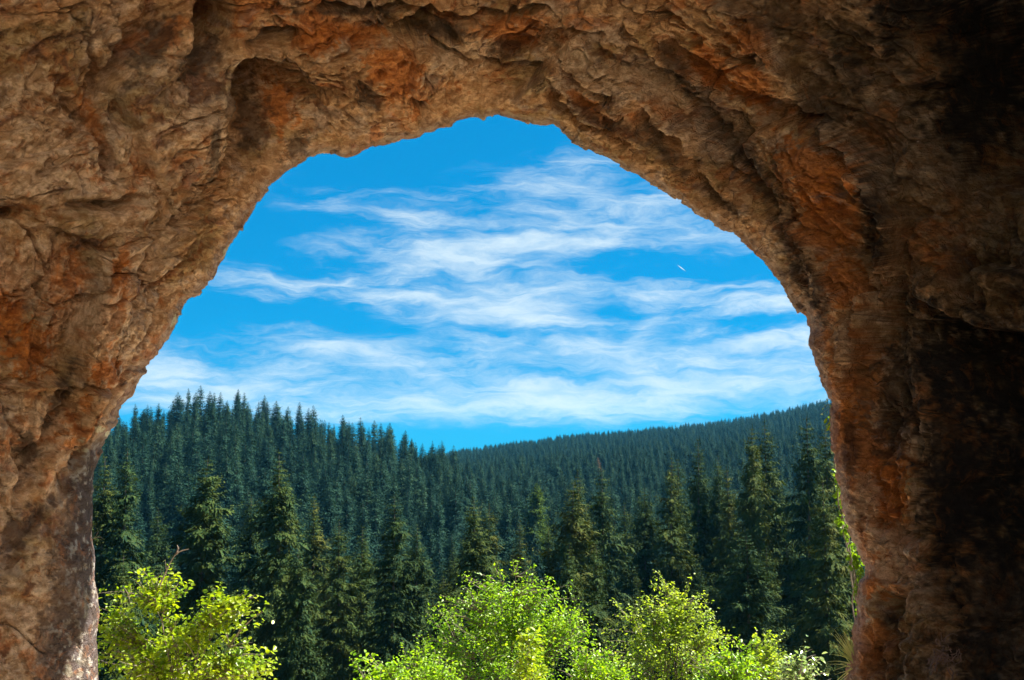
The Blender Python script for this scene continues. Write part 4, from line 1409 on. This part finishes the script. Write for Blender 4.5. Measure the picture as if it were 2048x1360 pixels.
def leaves_mesh(name, rs, P, D, size, wide=1.0, hang=0.25, flat=0.75):
    x, y, z, s = leaf_frames(rs, P, D, size, hang, flat)
    V = P[:, None, :] + s[:, None, None] * (LEAF_V[None, :, 0:1] * x[:, None, :] + wide * LEAF_V[None, :, 1:2] * y[:, None, :] + LEAF_V[None, :, 2:3] * z[:, None, :] * (1 + rs.rand(len(P))[:, None, None] * 2))
    F = (np.arange(len(P))[:, None, None] * 7 + LEAF_F[None]).reshape(-1, 3)
    return mesh_np(name, V.reshape(-1, 3), F, False)


def single_leaves(root, rs, P, D, size, mat, variants=5, wide=1.0, hang=0.25, flat=0.75):
    """each leaf an object of its own, sharing a few leaf meshes"""
    ms = []
    for k in range(variants):
        V = LEAF_V.copy()
        V[:, 1] *= wide * (0.85 + 0.08 * k)
        V[:, 2] *= 1 + k * 0.6
        me = mesh_np('leaf', V, LEAF_F, False)
        me.materials.append(mat)
        ms.append(me)
    x, y, z, s = leaf_frames(rs, P, D, size, hang, flat)
    for i in range(len(P)):
        o = bpy.data.objects.new('leaf', ms[i % variants])
        COL.objects.link(o)
        o.parent = root
        M_ = Matrix(((x[i][0], y[i][0], z[i][0]), (x[i][1], y[i][1], z[i][1]), (x[i][2], y[i][2], z[i][2])))
        o.rotation_euler = M_.to_euler()
        o.location = P[i]
        o.scale = (s[i],) * 3


def bush(name, label, base, spans, seed, n_stem, n_twig, per, leaf, size, shoots=(), twig_len=0.7, single=0, group=None, wide=1.0, low=0.12, flat=0.75, sprays_out=0.55):
    """spans: (centre offset x, y, z, radii) ellipsoids that the twig ends fill; shoots: tips that stick out"""
    rs = np.random.RandomState(seed)
    root = empty(name, base)
    st = Pile()
    B = np.zeros(3)
    stems = []
    targets = []
    for (cx, cy2, cz, rx, ry, rz, wt) in spans:
        k = int(n_twig * wt)
        v = rs.normal(size=(k, 3))
        v /= np.linalg.norm(v, axis=1)[:, None]
        rr = rs.rand(k)[:, None] ** 0.42
        lump = 1 + 0.42 * np.sin(v[:, 0:1] * 5 + seed) * np.sin(v[:, 2:3] * 6 + v[:, 1:2] * 4)
        targets.append(v * rr * lump * np.array([rx, ry, rz]) + np.array([cx, cy2, cz]))
    T = np.concatenate(targets + ([np.array(shoots, float)] if len(shoots) else []))
    T = T[T[:, 2] > low]
    nsh = len(shoots)
    top = T[:, 2].max()
    # stems: curved, fanning out towards parts of the crown
    for i in range(n_stem):
        tg = T[rs.randint(len(T))] * np.array([0.8, 0.8, 1]) * 0.92
        tg[2] = max(tg[2], top * 0.55)
        s = np.linspace(0, 1, 9)[:, None]
        b0 = B + rs.normal(size=3) * np.array([0.12, 0.12, 0])
        mid = (b0 + tg) / 2 + np.array([-(tg[0]) * 0.22, -(tg[1]) * 0.22, 0.12 * top]) + rs.normal(size=3) * 0.08
        path = (1 - s) ** 2 * b0 + 2 * s * (1 - s) * mid + s ** 2 * tg + rs.normal(size=(9, 3)) * 0.02 * s
        st.add(*tube(path, 0.034 * (1 - s[:, 0] * 0.85) * (top / 4) ** 0.5, 6))
        stems.append(path)
    SP = np.concatenate([p[2:] for p in stems])
    LP, LD = [], []
    for j, t in enumerate(T):
        shoot = j >= len(T) - nsh
        d = np.linalg.norm(SP - t, axis=1) + 0.9 * np.clip(SP[:, 2] - t[2] + 0.25, 0, None)
        a = SP[np.argmin(d)]
        s = np.linspace(0, 1, 7)[:, None]
        mid = (a + t) / 2 + np.array([0, 0, 0.10 * np.linalg.norm(t - a)]) + rs.normal(size=3) * 0.10 * np.linalg.norm(t - a)
        path = (1 - s) ** 2 * a + 2 * s * (1 - s) * mid + s ** 2 * t
        L = np.linalg.norm(t - a)
        st.add(*tube(path, 0.011 * (1 - 0.8 * s[:, 0]), 4))
        n = int(per * (0.5 + min(L / twig_len, 1.6) * 0.5) * rs.uniform(0.7, 1.3))
        f = 1 - rs.rand(n) ** 1.2 * min(1.0, (1.15 if shoot else 0.85) * twig_len / max(L, 0.2))
        q = np.stack([np.interp(f, s[:, 0], path[:, k]) for k in range(3)], -1)
        dirn = path[-1] - path[-3]
        dirn /= np.linalg.norm(dirn) + 1e-9
        sd = np.cross(dirn, [0, 0, 1.0])
        sd /= np.linalg.norm(sd) + 1e-9
        sg = rs.choice([-1, 1], n)[:, None]
        dd = sd[None, :] * sg + dirn[None, :] * 0.5
        q = q + rs.normal(size=(n, 3)) * (0.035 if shoot else 0.085)
        LP.append(q)
        LD.append(dd)
    LP, LD = np.concatenate(LP), np.concatenate(LD)
    sm = st.mesh('stems')
    obj('stems', sm, TWIG, root)
    if single:
        w = LP + np.array(base)
        px, py = to_px(w)
        score = w[:, 1] * 1.0 + np.where((py < 1365) & (px > 180), 0, 100)
        order = np.argsort(score)
        a, b = order[:single], order[single:]
        single_leaves(root, rs, LP[a], LD[a], size, leaf, wide=wide, flat=flat)
        LP, LD = LP[b], LD[b]
    me = leaves_mesh('leaves', rs, LP, LD, size, wide, flat=flat)
    o = obj('leaves', me, leaf, root)
    o['kind'] = 'stuff'
    tag(root, label, 'bush', group)
    return root


def rel(base, pts, depth):
    """traced tips as offsets from a plant's base"""
    out = []
    for p in pts:
        q = at(p[0], p[1], depth + (p[2] if len(p) > 2 else 0))
        out.append((q[0] - base[0], q[1] - base[1], q[2] - base[2]))
    return out


# left hazel
D_ = 15.6
b = at(345, 1520, D_)
hz = bush('hazel_bush', 'sunlit hazel bush with large yellow green leaves at the left foot of the arch', b,
          [(*rel(b, [(330, 1330)], D_)[0], 1.10, 0.8, 0.55, 0.50), (*rel(b, [(315, 1180)], D_)[0], 0.40, 0.4, 0.34, 0.14), (*rel(b, [(455, 1215)], D_)[0], 0.48, 0.4, 0.22, 0.16), (*rel(b, [(225, 1260)], D_)[0], 0.30, 0.4, 0.5, 0.12), (*rel(b, [(380, 1265)], D_)[0], 0.55, 0.4, 0.28, 0.14), (*rel(b, [(500, 1330)], D_)[0], 0.42, 0.4, 0.2, 0.12)],
          7, 11, 330, 21, HAZEL_LEAF, 0.078, rel(b, [(275, 1135), (268, 1160), (330, 1118), (345, 1130), (352, 1150), (310, 1150), (380, 1172), (365, 1180), (435, 1172), (440, 1190), (490, 1182), (515, 1195), (500, 1215), (505, 1285), (545, 1325), (530, 1338), (520, 1310), (205, 1185), (200, 1215), (215, 1240), (470, 1200), (300, 1180)], D_),
          single=300, wide=1.25)
# middle bush
D_ = 22.5
b = at(1010, 1560, D_)
bush('beech_bush', 'large dense bright green bush with small shining leaves in the middle of the bottom edge', b,
     [(*rel(b, [(1015, 1290)], D_)[0], 1.55, 1.2, 1.25, 0.52), (*rel(b, [(1000, 1215)], D_)[0], 1.0, 0.8, 0.8, 0.24), (*rel(b, [(1110, 1240)], D_)[0], 0.85, 0.7, 0.75, 0.14), (*rel(b, [(905, 1290)], D_)[0], 0.75, 0.7, 0.8, 0.12)],
     21, 13, 620, 21, BEECH_LEAF, 0.072, rel(b, [(985, 1128), (1000, 1135), (1025, 1122), (1035, 1120), (1070, 1130), (1068, 1150), (950, 1145), (935, 1160), (925, 1172), (880, 1190), (868, 1212), (885, 1215), (1105, 1158), (1100, 1175), (1120, 1195), (1130, 1200), (1150, 1222), (1155, 1250), (1175, 1262), (1200, 1290), (830, 1272), (845, 1285), (860, 1240), (975, 1150), (1015, 1150), (1050, 1160), (910, 1200), (1085, 1180)], D_))
# right bush
D_ = 25.5
b = at(1345, 1540, D_)
bush('hornbeam_bush', 'airy yellow green bush with leaning tip and forked stems right of middle bush', b,
     [(*rel(b, [(1335, 1310)], D_)[0], 1.55, 1.2, 1.05, 0.5), (*rel(b, [(1345, 1225)], D_)[0], 1.0, 0.8, 0.62, 0.28), (*rel(b, [(1410, 1260)], D_)[0], 0.7, 0.6, 0.7, 0.14), (*rel(b, [(1265, 1290)], D_)[0], 0.6, 0.6, 0.7, 0.08)],
     31, 11, 430, 20, PALE_LEAF, 0.082, rel(b, [(1305, 1140), (1310, 1152), (1320, 1160), (1335, 1172), (1300, 1165), (1382, 1150), (1378, 1165), (1370, 1180), (1225, 1200), (1235, 1210), (1228, 1228), (1400, 1185), (1420, 1205), (1428, 1230), (1415, 1220), (1345, 1165), (1290, 1190)], D_), flat=0.9)
# low growth that fills the foot of the picture
for (nm, lab, x, y, dd, rx, rz, seed, leaf, size, ntw) in [
        ('low_shrub', 'low bright shrub leaning out below the left spruces beside the middle bush', 770, 1365, 19.0, 0.75, 0.42, 41, BEECH_LEAF, 0.085, 110),
        ('ash_sapling', 'yellow green sapling in front of the foot of the middle bush', 1060, 1335, 17.5, 0.30, 0.50, 42, HAZEL_LEAF, 0.105, 50),
        ('low_shrub', 'low dense shrub between the middle bush and the airy right bush', 1195, 1345, 20.0, 0.75, 0.42, 43, BEECH_LEAF, 0.080, 150),
        ('low_shrub', 'low leafy shrub at the right foot of the airy bush', 1460, 1335, 21.0, 0.80, 0.45, 44, BEECH_LEAF, 0.080, 150),
        ('low_shrub', 'small green sapling with upright shoots left of the shining pale bush', 1535, 1320, 23.0, 0.40, 0.50, 45, PALE_LEAF, 0.085, 70),
        ('low_shrub', 'small bush tight against the foot of the middle bush on its left', 860, 1340, 21.0, 0.7, 0.45, 46, BEECH_LEAF, 0.080, 110)]:
    b = at(x, y + 260, dd)
    c = rel(b, [(x, y)], dd)[0]
    rs_ = np.random.RandomState(seed)
    sh = [(c[0] + rs_.uniform(-0.9, 0.9) * rx, rs_.uniform(-0.3, 0.3), c[2] + rz * rs_.uniform(0.85, 1.35)) for _ in range(7)]
    bush(nm, lab, b, [(*c, rx, 0.6, rz, 1.0)], seed, 5, ntw, 18, leaf, size, sh)
# pale glossy bush at the right
D_ = 14.5
b = at(1605, 1520, D_)
bush('glossy_bush', 'small bush with pale glossy leaves glinting white at the foot of the right rock', b,
     [(*rel(b, [(1600, 1350)], D_)[0], 0.34, 0.3, 0.32, 1.0)], 51, 6, 70, 16, SILVER_LEAF, 0.078, rel(b, [(1612, 1292), (1625, 1298), (1590, 1310), (1565, 1335), (1640, 1318), (1655, 1345)], D_), single=150)


# bare twigs
def bare_twigs(name, label, base, paths, r):
    p = Pile()
    bx, by, bz = base
    for P in paths:
        pp = catmull(np.array([(a[0] - bx, a[1] - by, a[2] - bz) for a in P]), 4)
        p.add(*tube(pp, np.linspace(r, r * 0.3, len(pp)), 5))
    o = obj(name, p.mesh(name), TWIG)
    o.location = base
    tag(o, label, 'twig')


d = 15.2
bare_twigs('dead_twig', 'bleached bare twig poking up from the top of the left hazel bush', at(320, 1170, d), [[at(320, 1170, d), at(338, 1130, d), at(350, 1110, d), at(360, 1094, d)], [at(350, 1110, d), at(362, 1102, d), at(378, 1098, d)], [at(354, 1105, d), at(356, 1096, d), at(354, 1090, d)]], 0.014)
bare_twigs('dry_twig', 'short dry forked twig on the left side of the hazel bush', at(258, 1205, d), [[at(260, 1205, d), at(256, 1188, d), at(248, 1175, d)], [at(257, 1192, d), at(262, 1182, d), at(262, 1172, d)]], 0.008)
bare_twigs('cliff_twig', 'tiny twig with yellowish tips growing from the left edge of the rock', at(180, 1080, 12.3), [[at(178, 1084, 12.3), at(190, 1075, 12.3), at(197, 1062, 12.3)], [at(188, 1076, 12.3), at(200, 1074, 12.3), at(205, 1078, 12.3)]], 0.006)


# climbing creeper that hangs over the sunlit back edge of the right rock
def creeper():
    rs = np.random.RandomState(8)
    base = at(1722, 1290, 12.9)
    root = empty('hanging_creeper', base)
    P, Dd = [], []
    st = Pile()
    main = [(1664, 822), (1668, 870), (1672, 920), (1678, 965), (1682, 1010), (1686, 1060), (1694, 1110), (1704, 1160), (1712, 1210), (1716, 1290)]
    for j in range(5):
        pts = np.array([at(x + rs.normal() * 3 + 2, y, 13.0 + 0.10 * j) for x, y in main]) - np.array(base)
        st.add(*tube(catmull(pts, 4), np.full(4 * (len(pts) - 1) + 1, 0.008), 4))
    # clumps of leaves along it: y, reach to the left of the rock edge (px), count
    clumps = [(836, 4, 5), (850, 6, 6), (936, 5, 8), (950, 9, 16), (966, 7, 14), (985, 9, 18), (1003, 8, 14), (1020, 7, 10), (1042, 17, 22), (1056, 15, 22), (1070, 12, 16), (1090, 8, 12), (1106, 17, 22), (1122, 12, 16), (1140, 8, 14),
              (1160, 9, 14), (1180, 10, 18), (1200, 8, 14), (1222, 5, 10), (1170, 12, 10), (1132, 18, 8)]
    ex = np.array([[y, x] for x, y in [(1662, 826), (1664, 850), (1672, 915), (1684, 985), (1694, 1040), (1708, 1090), (1722, 1118), (1726, 1150), (1722, 1172), (1718, 1230), (1716, 1300)]])
    for (y, reach, n) in clumps:
        for _ in range(n):
            yy = y + rs.uniform(-9, 9)
            xe = np.interp(yy, ex[:, 0], ex[:, 1])
            xx = xe - reach * rs.rand() ** 0.8 * 1.25 + 6 * rs.rand() - 1
            P.append(np.array(at(xx, yy, 13.0 + rs.uniform(-0.08, 0.25))) - np.array(base))
            Dd.append((rs.normal() * 0.6 - 0.3, rs.normal() * 0.4, -0.9))
    obj('stems', st.mesh('stems'), TWIG, root)
    single_leaves(root, rs, np.array(P), np.array(Dd), 0.068, CREEPER_LEAF, wide=1.35, flat=0.3)
    tag(root, 'yellow green creeper hanging down the edge of the right rock', 'creeper')


creeper()


def cluster(name, label, cat, base, spec, mat, size, seed, wide=0.8):
    rs = np.random.RandomState(seed)
    root = empty(name, base)
    P = np.array([at(x, y, dd) for x, y, dd in spec]) - np.array(base)
    st = Pile()
    for p in P:
        st.add(*tube(np.array([p, p * 0.6 + np.array([0.02, 0, 0.02]), p * 0.0 + [0.04, 0, 0]]), [0.002, 0.003, 0.004], 3))
    obj('stems', st.mesh('stems'), TWIG, root)
    single_leaves(root, rs, P, np.tile(np.array([[-0.6, 0.1, -0.5]]), (len(P), 1)), size, mat, wide=wide, flat=0.6)
    tag(root, label, cat)


cluster('cliff_sprig', 'little sprig of white glinting leaves on the right rock edge against the ridge', 'plant', at(1664, 812, 12.2),
        [(1653, 797, 12.2), (1657, 800, 12.2), (1648, 815, 12.2), (1652, 810, 12.2), (1645, 826, 12.2), (1656, 822, 12.2), (1660, 808, 12.2)], SILVER_LEAF, 0.06, 3)
cluster('cliff_fern', 'yellow and white leaved sprig hanging just above the creeper on the right rock edge', 'plant', at(1666, 838, 12.2),
        [(1654, 835, 12.2), (1660, 833, 12.2), (1656, 843, 12.2), (1662, 845, 12.2), (1658, 850, 12.2), (1664, 855, 12.2), (1654, 848, 12.2), (1666, 862, 12.2)], HAZEL_LEAF, 0.07, 4)


def grass_tuft():
    rs = np.random.RandomState(12)
    base = at(1712, 1335, 12.0)
    root = empty('grass_tuft', base)
    B = np.array(base)
    for k in range(46):
        if k < 34:
            ex, ey = rs.uniform(1650, 1705), rs.uniform(1262, 1345)
            if rs.rand() < 0.3:
                ex, ey = rs.uniform(1668, 1700), rs.uniform(1258, 1285)
        else:
            ex, ey = rs.uniform(1660, 1705), rs.uniform(1345, 1375)
        tip = np.array(at(ex, ey, 12.0 + rs.uniform(-0.2, 0.2))) - B
        root_ = rs.normal(size=3) * np.array([0.012, 0.02, 0.03])
        mid = (tip + root_) / 2 + np.array([0.02, 0, 0.035 + 0.03 * rs.rand()])
        s = np.linspace(0, 1, 8)[:, None]
        p = (1 - s) ** 2 * root_ + 2 * s * (1 - s) * mid + s * s * tip
        w = 0.0055 * (1 - s ** 2 * 0.85)
        side = np.cross(tip - root_, [0.2, 1, 0.3])
        side /= np.linalg.norm(side)
        V = np.concatenate([p + side * w, p - side * w + np.array([0, 0, 0.001]), p + np.array([0, 0.003, -0.002])])
        F = []
        for i in range(7):
            F.append((i, i + 1, 16 + i + 1, 16 + i))
            F.append((16 + i, 16 + i + 1, 8 + i + 1, 8 + i))
        obj('blade', mesh_np('blade', V, np.array(F)), STRAW, root)
    tag(root, 'tuft of long straw and green grass blades sprouting from the foot of the right rock', 'grass tuft')


grass_tuft()


# tangle of dry roots caught on the dark right wall, and the rusty block that sticks out below it
def dry_roots():
    rs = np.random.RandomState(14)
    u_ = Vector(px_dir(1888, 1318)).normalized()
    deps = bpy.context.evaluated_depsgraph_get()
    hit = scene.ray_cast(deps, Vector((0, 0, 0)), u_)
    base = tuple(hit[1] - u_ * 0.05)
    p = Pile()
    for k in range(70):
        a = np.array([rs.normal() * 0.07, rs.normal() * 0.03, rs.normal() * 0.08])
        pts = [a]
        d_ = rs.normal(size=3) * np.array([1, 0.5, 1])
        for _ in range(5):
            d_ = d_ * 0.6 + rs.normal(size=3) * np.array([1, 0.6, 1]) * 0.5
            pts.append(pts[-1] + d_ * 0.026)
        pp = catmull(np.array(pts), 3)
        p.add(*tube(pp, np.linspace(0.006, 0.002, len(pp)), 4))
    o = obj('dry_roots', p.mesh('dry_roots'), ROOT)
    o.location = base
    tag(o, 'tangle of dry grey roots on the dark rock at the lower right', 'roots')


if DRY_ROOTS:
    dry_roots()


# ------------------------------------------------------------------ air
def haze():
    m = bpy.data.materials.new('haze')
    m.use_nodes = True
    t = m.node_tree
    t.nodes.clear()
    v = t.nodes.new('ShaderNodeVolumePrincipled')
    v.inputs['Color'].default_value = HAZE_COL
    v.inputs['Density'].default_value = HAZE_DENSITY
    v.inputs['Anisotropy'].default_value = 0.2
    o = t.nodes.new('ShaderNodeOutputMaterial')
    t.links.new(v.outputs[0], o.inputs[1])
    x, y0, y1, z0, z1 = 3050, -3050, 3050, -112, 115
    V = [(-x, y0, z0), (x, y0, z0), (x, y1, z0), (-x, y1, z0), (-x, y0, z1), (x, y0, z1), (x, y1, z1), (-x, y1, z1)]
    F = [(3, 2, 1, 0), (4, 5, 6, 7), (0, 1, 5, 4), (1, 2, 6, 5), (2, 3, 7, 6), (3, 0, 4, 7)]
    o = obj('haze', mesh_np('haze', V, F, False), m)
    tag(o, 'thin blue air over the valley', kind='stuff')


HAZE_DENSITY = 0.00006
HAZE_COL = (0.10, 0.48, 0.85, 1)
if HAZE_DENSITY > 0 and not NO_HAZE:
    haze()
print('total', time.time() - T0, 'objects', len(bpy.data.objects))
